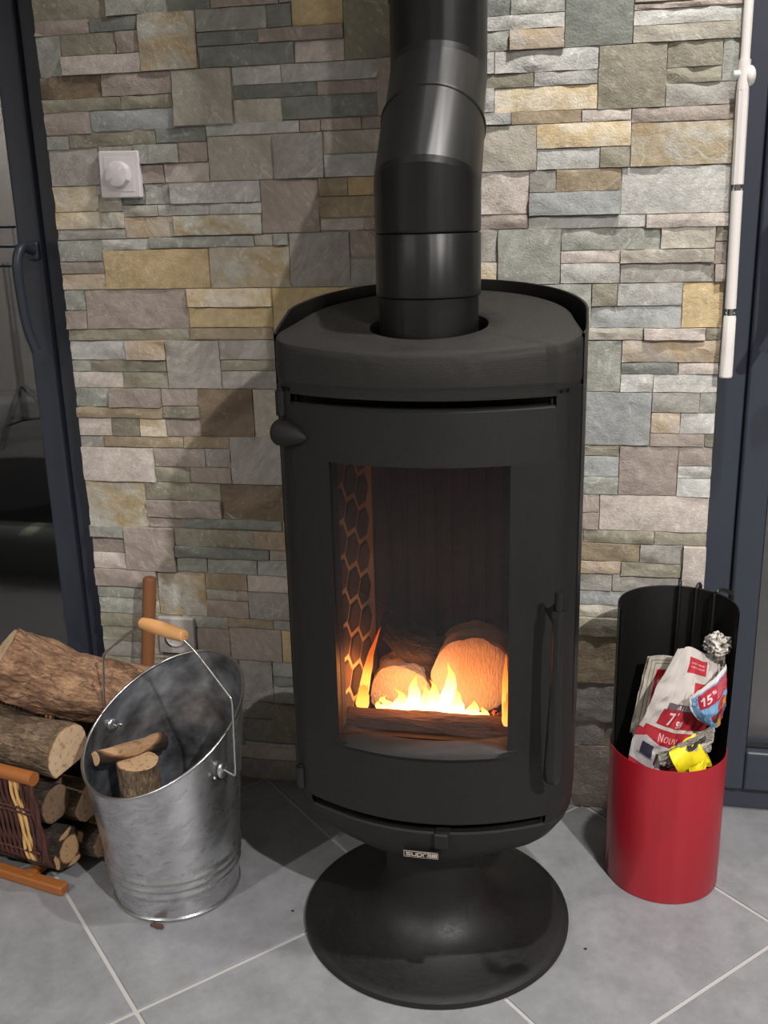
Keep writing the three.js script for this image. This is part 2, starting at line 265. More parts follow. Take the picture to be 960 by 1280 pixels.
const wf = structure('wall_front'); mesh('plaster', box(X0 - 0.15, 0, Z1, X1 + 0.15, CEILING, Z1 + 0.15, 0), M.paint, wf);
const DL = [-2.5, -0.768], DR = [0.448, 2.2], DH = 2.15;           // the two door openings
const side1 = structure('wall_back_left'); mesh('plaster', box(X0, 0, -0.22, DL[0], CEILING, 0, 0), M.paint, side1); mesh('lintel', box(DL[0], DH, -0.22, DL[1], CEILING, 0, 0), M.paint, side1);
const side2 = structure('wall_back_right'); mesh('plaster', box(DR[1], 0, -0.22, X1, CEILING, 0, 0), M.paint, side2); mesh('lintel', box(DR[0], DH, -0.22, DR[1], CEILING, 0, 0), M.paint, side2);
const terrace = structure('ground_terrace', 'dark paving outside the glass doors'); mesh('paving', box(-6, -0.2, -5, 5, -0.06, -0.225, 0), std({ color: 0x4a4846, roughness: 0.9 }), terrace);

// ---------------------------------------------------------------- glass doors
const pane = new THREE.MeshPhysicalMaterial({ transmission: 1, thickness: 0, roughness: 0, ior: 1.52, color: 0xffffff });
function glassDoor(name, label, x0, x1) {
  const d = structure(name, label), zf0 = -0.12, zf1 = -0.045, zs0 = -0.11, zs1 = -0.032;
  const inL = x0 + 0.062, inR = x1 - 0.062, fw = 0.058;
  mesh('frame_jamb', box(x0, 0, zf0, x0 + fw, DH, zf1, 0.004), M.frame, d); mesh('frame_jamb', box(x1 - fw, 0, zf0, x1, DH, zf1, 0.004), M.frame, d);
  mesh('frame_head', box(x0 + fw, DH - fw, zf0, x1 - fw, DH, zf1, 0.004), M.frame, d); mesh('sill', box(x0 + fw, 0, -0.2, x1 - fw, 0.046, zf1 - 0.004, 0.003), M.frame, d);
  const st = 0.05, a = inL - 0.003, b = inR + 0.003, y0 = 0.05, y1 = DH - fw - 0.004;
  mesh('sash_stile', box(a, y0, zs0, a + st, y1, zs1, 0.006), M.frame, d); mesh('sash_stile', box(b - st, y0, zs0, b, y1, zs1, 0.006), M.frame, d);
  mesh('sash_rail', box(a + st, y0, zs0, b - st, y0 + 0.085, zs1, 0.006), M.frame, d); mesh('sash_rail', box(a + st, y1 - st, zs0, b - st, y1, zs1, 0.006), M.frame, d);
  mesh('pane', box(a + st - 0.004, y0 + 0.08, -0.075, b - st + 0.004, y1 - st + 0.004, -0.069, 0), pane, d);
  mesh('pane', box(a + st - 0.004, y0 + 0.08, -0.097, b - st + 0.004, y1 - st + 0.004, -0.091, 0), pane, d);
  mesh('gasket', joined([box(a + st, y0 + 0.085, -0.069, a + st + 0.004, y1 - st, -0.05, 0), box(b - st - 0.004, y0 + 0.085, -0.069, b - st, y1 - st, -0.05, 0), box(a + st, y0 + 0.085, -0.069, b - st, y0 + 0.089, -0.05, 0)]), M.gasket, d);
  return d;
}
const door1 = glassDoor('door_1', 'anthracite framed glass door left of the stone pillar, dark room mirrored in its pane', ...DL);
const door2 = glassDoor('door_2', 'anthracite framed glass door right of the stone pillar behind the red bin', ...DR);
function lever(door, x, yTop, yBot, bow) {                        // curved door pull
  const h = new THREE.Group(); h.name = 'door_handle'; door.add(h);
  mesh('rose', box(x - 0.012, yTop - 0.018, -0.046, x + 0.012, yTop + 0.018, -0.022, 0.005), M.frame, h);
  const pts = [V(x, yTop, -0.025), V(x + bow * 0.2, yTop + 0.008, 0.012), V(x + bow, yTop - 0.02, 0.03), V(x + bow * 1.15, lerp(yTop, yBot, 0.4), 0.03), V(x + bow * 0.8, lerp(yTop, yBot, 0.75), 0.024), V(x - bow * 1.2, yBot, 0.016)];
  mesh('grip', tube(pts, 0.0095, 40, 12), M.frame, h);
}
lever(door1, -0.841, 1.114, 0.925, -0.004);
lever(door2, 0.534, 1.13, 0.925, 0.012);

// ---------------------------------------------------------------- wood stove
const ironBump = texture(256, 256, (u, v) => { const c = 128 + 90 * fbm(u * 60, v * 60, 11, 3); return [c, c, c]; }, false);
ironBump.repeat.set(5, 5);
const ironRough = texture(256, 256, (u, v) => { const c = 165 + 30 * fbm(u * 6, v * 6, 31, 4) + 25 * noise3(u * 90, v * 90, 3); return [c, c, c]; }, false);
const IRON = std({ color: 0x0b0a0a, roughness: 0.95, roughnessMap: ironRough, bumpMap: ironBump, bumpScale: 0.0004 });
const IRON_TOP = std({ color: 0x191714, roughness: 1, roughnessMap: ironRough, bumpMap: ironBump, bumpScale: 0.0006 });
const SATIN = std({ color: 0x0f0f0f, roughness: 0.4 });
const DARK = std({ color: 0x0b0b0b, roughness: 0.8 });
const stove = thing('wood_stove', 'black cast iron wood stove on a round pedestal with a fire behind its glass', 'stove');

// plan of the body (x, z): bowed front between two creases, short slanting cheeks, round back
const HW = 0.227, FX = 0.188, FZ = 0.452, FB = 0.505;
const frontZ = (x) => FZ + (FB - FZ) * (1 - (x / FX) ** 2);
function backLine(s = 1, n = 40) {                               // from the right crease round the back to the left crease
  const pts = [[FX, FZ], [0.196, 0.447], [0.205, 0.437], [0.2145, 0.422], [0.222, 0.405], [0.2262, 0.385], [HW, 0.36]];
  const out = pts.map(([x, z]) => [x, z]);
  for (let i = 1; i < n; i++) { const a = Math.PI * i / n; out.push([HW * Math.cos(a), 0.335 - 0.225 * Math.sin(a) ** 0.95]); }
  for (let i = pts.length - 1; i >= 0; i--) out.push([-pts[i][0], pts[i][1]]);
  return out.map(([x, z]) => [x * s, 0.33 + (z - 0.33) * s]);
}
function fullLine(s = 1, n = 24) { const f = []; for (let i = 1; i < n; i++) { const x = -FX + 2 * FX * i / n; f.push([x, frontZ(x)]); } return backLine(1).concat(f).map(([x, z]) => [x * s, 0.33 + (z - 0.33) * s]); }
const round = [[0.196, 0.6, 0.93], [0.2, 0.72, 0.95], [0.208, 0.82, 0.965], [0.22, 0.9, 0.98], [0.238, 0.96, 0.99], [0.262, 0.99, 1], [0.29, 1, 1]];
const at = (line, y, sx, sz) => line.map(([x, z]) => V(x * sx, y, 0.33 + (z - 0.33) * sz));
{ // shell: sides and back
  const line = backLine(), rows = round.map(([y, sx, sz]) => at(line, y, sx, sz)).concat([at(line, 0.93, 1, 1)]);
  const inner = rows.slice().reverse().map(r => r.map(p => V(p.x * 0.96, p.y, 0.33 + (p.z - 0.33) * 0.96)));
  mesh('body_shell', skin([...rows, ...inner], false, false, 0.5), IRON, stove);
}
{ // bottom pan with its lip under the lower slot
  const line = fullLine(), rows = [...round.slice(0, 5).map(([y, sx, sz]) => at(line, y, sx * 0.998, Math.min(1, sz * 1.0))), at(line, 0.2515, 0.985, 0.997), at(line, 0.254, 0.975, 0.98)];
  mesh('ash_pan', joined([skin(rows, true, false, 0.5), fan(rows[0]), fan(rows[rows.length - 1])]), IRON, stove);
}
{ // lid: straight skirt, soft edge, plate rising to the back, collar hole
  const skirt = fullLine(), hole = [], HX = -0.004, HZ = 0.338, HR = 0.092, rise = (z) => (FB - z) * 0.15;
  const topY = (z) => 0.9835 + rise(z);
  const rows = [];
  const ring = (s, f) => skirt.map(([x, z]) => { const X = x * s, Z = 0.33 + (z - 0.33) * s; return V(X, f(Z), Z); });
  rows.push(ring(0.975, () => 0.921), ring(0.996, () => 0.921), ring(1.0, () => 0.924), ring(1.0, () => 0.936), ring(1.004, () => 0.9375), ring(1.006, () => 0.941), ring(1.006, (z) => topY(z) - 0.012), ring(1.003, (z) => topY(z) - 0.005), ring(0.993, (z) => topY(z) - 0.001), ring(0.975, topY));
  const lip = skirt.map(([x, z]) => { const a = Math.atan2(z - HZ, x - HX); return [a, Math.hypot(x - HX, z - HZ)]; });
  for (const t of [0.25, 0.5, 0.75]) rows.push(skirt.map(([x, z], i) => { const X = lerp(x * 0.975, HX + HR * Math.cos(lip[i][0]), t), Z = lerp(0.33 + (z - 0.33) * 0.975, HZ + HR * Math.sin(lip[i][0]), t); return V(X, topY(Z), Z); }));
  for (const [r, dy] of [[HR, 0], [HR - 0.004, -0.003], [HR - 0.0055, -0.012], [HR - 0.006, -0.045]]) rows.push(lip.map(([a]) => { const X = HX + r * Math.cos(a), Z = HZ + r * Math.sin(a); return V(X, topY(Z) + dy, Z); }));
  // the back of the plate is set in from the heat shield
  for (const r of rows) for (const p of r) { const k = sst(0.43, 0.3, p.z) * sst(0.12, 0.2, Math.hypot(p.x - HX, p.z - HZ)); if (k > 0) { p.x *= 1 - 0.085 * k; p.z = 0.34 + (p.z - 0.34) * (1 - 0.085 * k); } }
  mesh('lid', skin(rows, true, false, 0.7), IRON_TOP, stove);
}
{ // heat shield round the back
  const line = backLine().slice(4, -4), r = (s, f) => line.map(([x, z]) => { const X = x * s, Z = 0.33 + (z - 0.33) * s; return V(X, f(Z), Z); });
  const top = (z) => 0.998 + (FB - z) * 0.15 * sst(0.43, 0.3, z) ;
  mesh('heat_shield', skin([r(1.004, () => 0.42), r(1.004, top), r(1.002, (z) => top(z) + 0.001), r(0.992, (z) => top(z) + 0.001), r(0.988, top), r(0.988, () => 0.42)], false, false, 0.5), SATIN, stove);
}
{ // door: bowed panel with a chamfered window opening
  const door = new THREE.Group(); door.name = 'door'; stove.add(door);
  const Y0 = 0.2665, Y1 = 0.9085, wx = 0.129, wy0 = 0.388, wy1 = 0.829;
  const xs = []; for (let i = 0; i <= 12; i++) xs.push(lerp(-FX, -wx, i / 12)); for (let i = 1; i <= 28; i++) xs.push(lerp(-wx, wx, i / 28)); for (let i = 1; i <= 12; i++) xs.push(lerp(wx, FX, i / 12));
  const panel = (xa, xb, ya, yb) => {
    const X = xs.filter(x => x >= xa - 1e-6 && x <= xb + 1e-6), f = [], E = 0.004;
    const prof = [[ya, -0.03], [ya, -E], [ya + (ya === Y0 ? E * 0.8 : 0), 0], [yb - (yb === Y1 ? E * 0.8 : 0), 0], [yb, -E], [yb, -0.03]];
    if (ya !== Y0) prof[1] = [ya, 0]; if (yb !== Y1) prof[4] = [yb, 0];
    for (const [y, dz] of prof) f.push(X.map(x => V(x, y, frontZ(x) + dz)));
    return skin(f, false, false, 0.5);
  };
  const parts = [panel(-FX, FX, wy1, Y1), panel(-FX, FX, Y0, wy0), panel(-FX, -wx, wy0, wy1), panel(wx, FX, wy0, wy1)];
  // reveal, going back and slightly inward
  const edge = []; const N = 20;
  for (let i = 0; i < N; i++) edge.push([lerp(-wx, wx, i / N), wy1]); for (let i = 0; i < N; i++) edge.push([wx, lerp(wy1, wy0, i / N)]);
  for (let i = 0; i < N; i++) edge.push([lerp(wx, -wx, i / N), wy0]); for (let i = 0; i < N; i++) edge.push([-wx, lerp(wy0, wy1, i / N)]);
  const cy = (wy0 + wy1) / 2;
  parts.push(skin([edge.map(([x, y]) => V(x, y, frontZ(x))), edge.map(([x, y]) => V(x * 0.995, cy + (y - cy) * 0.992, frontZ(x) - 0.006)), edge.map(([x, y]) => V(x * 0.99, cy + (y - cy) * 0.988, frontZ(x) - 0.03))], true, false, 0.4));
  mesh('door_panel', joined(parts), IRON, door);
  // sloping sill under the window
  const sx = []; for (let i = 0; i <= 24; i++) sx.push(lerp(-0.147, 0.147, i / 24));
  const lipW = (x) => 0.006 * sst(0.147, 0.115, Math.abs(x));
  mesh('sill', skin([sx.map(x => V(x * 0.88, wy0 + 0.012, frontZ(x) - 0.022)), sx.map(x => V(x, wy0 + 0.002, frontZ(x) + lipW(x) * 0.6)), sx.map(x => V(x, wy0 - 0.004, frontZ(x) + lipW(x))), sx.map(x => V(x, wy0 - 0.014, frontZ(x) - 0.001))], false, false, 0.9), IRON, door);
  // glass, sooty in its upper part
  const sootTex = texture(256, 448, (u, v) => {
    const streak = 0.5 + 0.5 * fbm(u * 30, v * 1.6, 5, 3), edge0 = 0.36 - 0.1 * Math.sin(u * 5.2 + 0.8) - 0.06 * fbm(u * 3, 1, 2, 2);
    const k = 0.93 - 0.42 * sst(edge0, edge0 + 0.1, v) * (0.82 + 0.18 * streak) - 0.12 * sst(0.3, 0.0, Math.min(u, 1 - u) * 4);
    return [255 * k, 250 * k, 242 * k];
  });
  const fireGlass = new THREE.MeshPhysicalMaterial({ transmission: 1, thickness: 0, roughness: 0, ior: 1.5, map: sootTex, side: THREE.DoubleSide });
  const gx = []; for (let i = 0; i <= 16; i++) gx.push(lerp(-0.1285, 0.1285, i / 16));
  const gl = mesh('glass', skin([gx.map(x => V(x, 0.386, 0.4735)), gx.map(x => V(x, 0.831, 0.4735))]), fireGlass, door);
  gl.userData.label = 'soot stained fire glass';
  // long handle on the right
  const handle = new THREE.Group(); handle.name = 'handle'; door.add(handle);
  const hz = 0.5, hp = [V(0.1985, 0.628, hz), V(0.1985, 0.59, hz + 0.004), V(0.198, 0.52, hz + 0.004), V(0.197, 0.44, hz + 0.002), V(0.196, 0.375, hz - 0.004), V(0.1955, 0.345, hz - 0.012)];
  const cur = new THREE.CatmullRomCurve3(hp), hr = [];
  for (let j = 0; j <= 30; j++) { const t = j / 30, p = cur.getPoint(t), w = 0.0075 + 0.0055 * sst(0.3, 0.85, t) + 0.002 * sst(0.12, 0.02, t), th = 0.0065, end = Math.sqrt(clamp(1 - Math.max(0, (t - 0.9) / 0.1) ** 2)) * 0.98 + 0.02; hr.push(Array.from({ length: 16 }, (_, i) => { const a = i / 16 * 2 * Math.PI; return V(p.x + w * end * Math.cos(a), p.y, p.z + th * end * Math.sin(a)); })); }
  mesh('grip', joined([skin(hr, true, false, 0.8), fan(hr[0])]), SATIN, handle);
  mesh('pivot_pin', rod(V(0.1995, 0.618, hz - 0.002), V(0.2, 0.655, hz - 0.002), 0.007, 0.0065), SATIN, handle);
  const br = [[0.178, 0.615, 0.462, 0.002], [0.184, 0.617, 0.48, 0.006], [0.1895, 0.62, 0.494, 0.012], [0.193, 0.623, 0.498, 0.015]].map(([x, y, z, s]) => Array.from({ length: 12 }, (_, i) => { const a = i / 12 * 2 * Math.PI; return V(x, y + s * Math.sin(a), z + s * 0.5 * Math.cos(a)); }));
  mesh('bracket', joined([skin(br, true, false, 0.8), fan(br[3])]), IRON, handle);
}
{ // knob high on the left, hinge lugs, air lever, maker's plate
  const k = new THREE.SphereGeometry(1, 28, 18); { const p = k.attributes.position; for (let i = 0; i < p.count; i++) { const x = p.getX(i), t = x > 0 ? 1 - 0.3 * x * x : 1; p.setXYZ(i, x * (x > 0 ? 0.05 : 0.014), p.getY(i) * 0.0195 * t, p.getZ(i) * 0.016 * t); } k.computeVertexNormals(); }
  k.rotateY(-0.42); k.rotateZ(-0.1); k.translate(-0.2085, 0.863, 0.446); mesh('door_knob', k, IRON, stove);
  for (const y of [0.292, 0.905]) { const g = rod(V(-0.207, y - 0.018, 0.437), V(-0.207, y + 0.018, 0.437), 0.0085, 0.0085); mesh('hinge', joined([g, rod(V(-0.207, y - 0.021, 0.437), V(-0.207, y + 0.0215, 0.437), 0.0045, 0.0045)]), SATIN, stove); }
  mesh('air_lever', box(0.021, 0.232, 0.486, 0.043, 0.2575, 0.514, 0.003), IRON, stove);
  const plate = print(352, 80, (c, w, h) => {
    c.fillStyle = '#16130f'; c.fillRect(0, 0, w, h); c.strokeStyle = '#cdbfb4'; c.lineWidth = 5; c.strokeRect(5, 5, w - 10, h - 10);
    c.lineWidth = 8; c.lineCap = 'round'; c.lineJoin = 'round'; const y0 = 22, y1 = 58;                     // wide rounded letters: s u p r a, then three bars
    const P = (...p) => { c.beginPath(); c.moveTo(p[0], p[1]); for (let i = 2; i < p.length; i += 2) c.lineTo(p[i], p[i + 1]); c.stroke(); };
    P(72, y0, 34, y0, 28, y0 + 9, 34, 40, 66, 40, 72, 49, 66, y1, 28, y1); P(86, y0, 86, 50, 93, y1, 122, y1, 128, 50, 128, y0); P(142, 68, 142, 30, 149, y0, 178, y0, 185, 31, 185, 49, 178, y1, 150, y1);
    P(200, y1, 200, 32, 208, y0, 230, y0); P(242, y0, 276, y0, 282, 31, 282, y1, 250, y1, 243, 49, 250, 40, 280, 40); c.lineWidth = 11; c.lineCap = 'butt'; for (const x of [298, 315, 332]) P(x, 16, x, 64);
  });
  const pg = new RoundedBoxGeometry(0.054, 0.0125, 0.003, 2, 0.0008); { const p = pg.attributes.position, u = pg.attributes.uv; for (let i = 0; i < p.count; i++) u.setXY(i, p.getX(i) / 0.054 + 0.5, p.getY(i) / 0.0125 + 0.5); }
  pg.rotateX(0.1); pg.translate(0.0, 0.2165, 0.5075);
  const m = mesh('maker_plate', pg, std({ map: plate, roughness: 0.4 }), stove); m.userData.label = 'small rectangular maker plate with pale letters';
}
{ // pedestal: neck flaring into a round foot
  const prof = [[0.001, 0.21], [0.086, 0.21], [0.085, 0.19], [0.0835, 0.16], [0.083, 0.13], [0.0835, 0.1], [0.086, 0.078], [0.0925, 0.058], [0.105, 0.041], [0.123, 0.0285], [0.147, 0.0205], [0.178, 0.0155], [0.21, 0.0132], [0.222, 0.0125], [0.2258, 0.0105], [0.2268, 0.0075], [0.2265, 0.001], [0.223, 0], [0.001, 0]].map(([r, y]) => new THREE.Vector2(r, y));
  const g = toCreasedNormals(new THREE.LatheGeometry(prof, 96), 0.6); g.translate(0, 0, 0.3627);
  mesh('pedestal', g, std({ color: 0x0f0e0e, roughness: 0.85, roughnessMap: ironRough, bumpMap: ironBump, bumpScale: 0.0003 }), stove);
}
{ // fire chamber: back, sides, floor and baffle of brick, honeycomb relief on the left side
  const brick = std({ color: 0x8d7a62, roughness: 0.95, bumpMap: stoneBump, bumpScale: 0.002 }), soot = std({ color: 0x3a332c, roughness: 0.95 });
  const back = new THREE.Group(); back.name = 'chamber_back'; stove.add(back);
  mesh('back_plate', box(-0.16, 0.3, 0.25, 0.16, 0.875, 0.27, 0.002), soot, back);
  for (let i = 0; i < 8; i++) mesh('rib', box(-0.109 + i * 0.0275, 0.34, 0.27, -0.109 + i * 0.0275 + 0.02, 0.86, 0.276, 0.003), soot, back);
  const splay = Math.atan2(0.024, 0.166), left = new THREE.Group(); left.name = 'chamber_left'; left.position.set(-0.137, 0, 0.4355); left.rotation.y = -splay; stove.add(left);
  mesh('side_plate', box(-0.012, 0.3, -0.17, 0, 0.875, 0, 0.002), std({ color: 0xcbb391, roughness: 0.95 }), left);
  const R = 0.0325, hex = new THREE.CylinderGeometry(R * 0.76, R * 0.88, 0.004, 6, 1); hex.rotateZ(-Math.PI / 2);
  const hm = [0x5f5142, 0x4e4236, 0x6c5c4b].map(c => std({ color: c, roughness: 0.95, bumpMap: stoneBump, bumpScale: 0.003 }));
  for (let j = 0; j < 10; j++) for (let i = 0; i < 4; i++) { const y = 0.35 + j * R * Math.sqrt(3) + (i % 2) * R * 0.866, z = -0.022 - i * R * 1.5; if (y < 0.85 && z > -0.15) mesh('honeycomb_cell', hex, hm[(i * 3 + j) % 3], left).position.set(0.0012, y, z); }
  const right = mesh('chamber_right', box(0, 0.3, -0.17, 0.012, 0.875, 0, 0.002), brick, stove); right.position.set(0.137, 0, 0.4355); right.rotation.y = splay;
  mesh('chamber_floor', box(-0.16, 0.3, 0.25, 0.16, 0.335, 0.437, 0.002), soot, stove);
  mesh('baffle', box(-0.16, 0.86, 0.25, 0.16, 0.885, 0.437, 0.002), brick, stove);
  const hx = 0.1272, h0 = 0.391, h1 = 0.826;
  mesh('front_frame', joined([box(-0.186, 0.268, 0.436, 0.186, h0, 0.449, 0), box(-0.186, h1, 0.436, 0.186, 0.905, 0.449, 0), box(-0.18, 0.9, 0.43, 0.18, 0.93, 0.44, 0), box(-0.186, h0, 0.436, -hx, h1, 0.449, 0), box(hx, h0, 0.436, 0.186, h1, 0.449, 0), box(-0.136, h0, 0.448, -hx, h1, 0.462, 0), box(hx, h0, 0.448, 0.136, h1, 0.462, 0), box(-0.136, h0 - 0.006, 0.448, 0.136, h0, 0.462, 0), box(-0.136, h1, 0.448, 0.136, h1 + 0.006, 0.462, 0)]), DARK, stove);
}

// ---------------------------------------------------------------- flue pipe
{
  const flue = thing('flue_pipe', 'satin black flue pipe with a double elbow rising from the stove top', 'pipe');
  const X = -0.004, X2 = -0.010, Z = 0.338, Z2 = 0.172, yA = 1.205, yB = 1.369, r = 0.0765;
  const circle = (c, rad, shear) => Array.from({ length: 64 }, (_, i) => { const a = i / 64 * 2 * Math.PI, x = Math.cos(a) * rad, z = Math.sin(a) * rad; return V(c.x + x, c.y + z * Math.tan(shear), c.z + z); });
  const tiltc = (c, rad) => Array.from({ length: 64 }, (_, i) => { const a = i / 64 * 2 * Math.PI, s = Math.sin(a) * rad, q = Math.SQRT1_2; return V(c.x + Math.cos(a) * rad, c.y + s * q, c.z + s * q); });
  const mitre = Math.PI / 8;
  const up = (y, rad) => circle(V(X, y, Z), rad, 0), pt = (t) => V(lerp(X, X2, t), lerp(yA, yB, t), lerp(Z, Z2, t));
  const M2 = SATIN;
  mesh('pipe_collar', skin([up(0.965, r - 0.0035), up(1.049, r - 0.0035), up(1.051, r - 0.006)], true, false, 0.5), M2, flue);
  mesh('pipe_section', skin([up(1.047, r - 0.004), up(1.0485, r - 0.001), up(1.05, r), up(1.134, r), up(1.136, r - 0.001), up(1.1365, r - 0.004)], true, false, 0.5), M2, flue);
  const crease1 = circle(V(X, yA, Z), r, mitre), c1a = crease1.map(p => V(p.x, p.y - 0.006, p.z));
  const shift = (row, d) => row.map(p => V(p.x, p.y + d * Math.SQRT1_2, p.z - d * Math.SQRT1_2));
  const mid = tiltc(pt(0.5), r), midS = tiltc(pt(0.5), r - 0.0022);
  mesh('pipe_elbow', skin([up(1.1365, r - 0.004), up(1.138, r - 0.001), up(1.14, r), c1a, shift(crease1, 0.005), shift(mid, -0.006), shift(tiltc(pt(0.5), r + 0.0018), -0.004), shift(tiltc(pt(0.5), r + 0.0018), 0), shift(midS, 0.001)], true, false, 0.25), M2, flue);
  const crease2 = circle(V(X2, yB, Z2), r - 0.0025, mitre);
  const upz = (y, rad) => circle(V(X2, y, Z2), rad, 0);
  mesh('pipe_elbow', skin([shift(midS, -0.004), shift(tiltc(pt(0.5), r - 0.0025), 0.004), shift(crease2, -0.005), crease2.map(p => V(p.x, p.y + 0.006, p.z)), upz(1.44, r - 0.0025), upz(1.47, r - 0.0025)], true, false, 0.25), M2, flue);
  mesh('pipe_section', skin([upz(1.47, r - 0.001), upz(1.475, r - 0.001), upz(CEILING, r - 0.001)], true, false, 0.5), M2, flue);
}

// ---------------------------------------------------------------- firewood
const barkTex = (a, b, c, o, ridge) => texture(384, 384, (u, v) => {           // u round the log, v along it
  const x = u * 9, y = v * 3, n = fbm(x + 0.5 * fbm(x, y, o, 2), y * 1.6, o, 4), m = fbm(u * 46, v * 13, o + 5, 3), s = noise3(u * 150, v * 80, o);
  let col = mix3(a, b, clamp(0.5 + 1.1 * n)); const f = 1 - Math.abs(fbm(u * 13, v * 4.2, o + 8, 3)) * 7;
  col = mix3(col, c, ridge * sst(0.2, 0.9, f)); const k = 1 + 0.28 * m + 0.1 * s; return [col[0] * k, col[1] * k, col[2] * k];
});
const barkBump = texture(384, 384, (u, v) => { const c = 128 + 120 * fbm(u * 26, v * 7, 60, 4) - 70 * sst(0.3, 1, 1 - Math.abs(fbm(u * 13, v * 4.2, 8, 3)) * 7); return [c, c, c]; }, false);
const endTex = texture(320, 320, (u, v) => {
  const x = u - 0.52, y = v - 0.48, r = Math.hypot(x, y) + 0.012 * noise3(u * 6, v * 6, 1), a = Math.atan2(y, x);
  const ring = 0.5 + 0.5 * Math.sin(r * 150 + 2 * noise3(u * 4, v * 4, 3)), ray = noise3(Math.cos(a) * 22, Math.sin(a) * 22, r * 3), blot = fbm(u * 6, v * 6, 9, 4);
  let c = mix3([205, 178, 146], [186, 154, 118], 0.4 * ring + 0.2 * ray); c = mix3(c, [150, 116, 84], 0.7 * sst(0.15, 0.5, blot)); c = mix3(c, [120, 86, 60], sst(0.45, 0.5, r)); c = mix3(c, [46, 38, 33], sst(0.5, 0.54, r)); return c;
});
const BARK = {
  tan: std({ map: barkTex([158, 125, 96], [120, 90, 68], [84, 60, 48], 3, 0.5), bumpMap: barkBump, bumpScale: 0.004, roughness: 0.95 }),
  grey: std({ map: barkTex([132, 112, 90], [96, 80, 62], [66, 54, 44], 33, 0.55), bumpMap: barkBump, bumpScale: 0.004, roughness: 0.95 }),
  dark: std({ map: barkTex([74, 62, 54], [46, 38, 34], [30, 25, 22], 53, 0.6), bumpMap: barkBump, bumpScale: 0.005, roughness: 0.95 }),
  char: std({ color: 0x1d1714, bumpMap: barkBump, bumpScale: 0.006, roughness: 0.95 }),
  ash: std({ color: 0x94887e, bumpMap: barkBump, bumpScale: 0.002, roughness: 0.98 }),
};
const END = std({ map: endTex, roughness: 0.9 }), END_GREY = std({ map: endTex, color: 0x8d8480, roughness: 0.95 }), END_WARM = std({ map: endTex, color: 0xfff6ea, roughness: 0.9 });
// a log from a to b; flat > 0 splits one side off at angle flatAt; a part "bark" and two parts "end_grain"
function log(name, label, a, b, r0, r1, bark, end, o = {}, group) {
  const t = thing(name, label, 'log', a.toArray(), group), d = b.clone().sub(a), L = d.length(), s = rnd() * 40, n = 56, rows = [];
  const q = new THREE.Quaternion().setFromUnitVectors(V(0, 1, 0), d.clone().normalize()), slantA = o.slantA ?? 0, slantB = o.slantB ?? 0, lump = o.lump ?? 0.09, bend = o.bend ?? 0.012;
  const R = (ang, v) => { let r = lerp(r0, r1, v) * (1 + lump * noise3(Math.cos(ang) * 1.1, Math.sin(ang) * 1.1, s + v * 2.2) + lump * 0.45 * noise3(Math.cos(ang) * 3, Math.sin(ang) * 3, s + v * 7)); if (o.flat) { const c = Math.cos(ang - o.flatAt); if (c > 0.02) r = Math.min(r, lerp(r0, r1, v) * (1 - o.flat) / c); } return r; };
  const point = (i, v, k = 1) => { const ang = i / n * 2 * Math.PI, r = R(ang, v) * k, x = Math.cos(ang) * r + bend * Math.sin(v * Math.PI), z = Math.sin(ang) * r, y = v * L + (slantA * (1 - v) + slantB * v) * x; return V(x, y, z).applyQuaternion(q); };
  const steps = 22; for (let j = 0; j <= steps; j++) rows.push(Array.from({ length: n + 1 }, (_, i) => point(i % n, j / steps)));
  const g = skin(rows, false, true, 0); mesh('bark', g, bark, t);
  for (const e of [0, 1]) {
    const er = []; for (const k of [1, 0.97, 0.8, 0.5, 0.2, 0.01]) er.push(Array.from({ length: n + 1 }, (_, i) => { const p = point(i % n, e, k), out = V(0, k < 0.98 ? 0.0012 * noise3(p.x * 90, p.y * 90, p.z * 90 + s) + 0.0006 : 0, 0).applyQuaternion(q).multiplyScalar(e ? 1 : -1); return p.add(out); }));
    const eg = skin(er, false, !e, 0.8), u = eg.attributes.uv, p = eg.attributes.position, qi = q.clone().invert(), w = V(0, 0, 0), rm = e ? r1 : r0;
    for (let i = 0; i < u.count; i++) { w.set(p.getX(i), p.getY(i), p.getZ(i)).applyQuaternion(qi); u.setXY(i, 0.5 + w.x / rm * (o.core ?? 0.47), 0.5 + w.z / rm * (o.core ?? 0.47)); }
    mesh('end_grain', eg, end, t);
  }
  return t;
}
log('log', 'thick pale brown log lying slanted across the top of the log pile', V(-0.803, 0.412, 0.335), V(-0.59, 0.262, 0.16), 0.064, 0.058, BARK.tan, END, { slantA: -0.35, lump: 0.12 });
log('log', 'half-round log with grey-brown bark and a large pale sawn end below the top log', V(-1.0, 0.262, 0.262), V(-0.672, 0.246, 0.352), 0.052, 0.05, BARK.grey, END, { flat: 0.35, flatAt: 0.15, lump: 0.06 });
log('log', 'dull grey-ended log just under the basket rod end', V(-1.0, 0.163, 0.31), V(-0.692, 0.156, 0.382), 0.034, 0.035, BARK.dark, END_GREY, { lump: 0.06 });
log('log', 'split log with a narrow pale end between the big half-round log and the black-barked log', V(-1.0, 0.133, 0.245), V(-0.662, 0.126, 0.322), 0.038, 0.038, BARK.grey, END, { flat: 0.3, flatAt: 2.6, lump: 0.06 });
log('log', 'black-barked log with a pale round heartwood end low in the basket', V(-1.0, 0.07, 0.31), V(-0.676, 0.064, 0.383), 0.037, 0.038, BARK.dark, std({ map: endTex, color: 0xd8cbb8, roughness: 0.9 }), { lump: 0.16, core: 0.72 });
log('log', 'small log with a pale sawn end, lowest of the logs in the basket', V(-0.98, 0.054, 0.236), V(-0.634, 0.047, 0.333), 0.026, 0.027, BARK.dark, END, { lump: 0.08 });

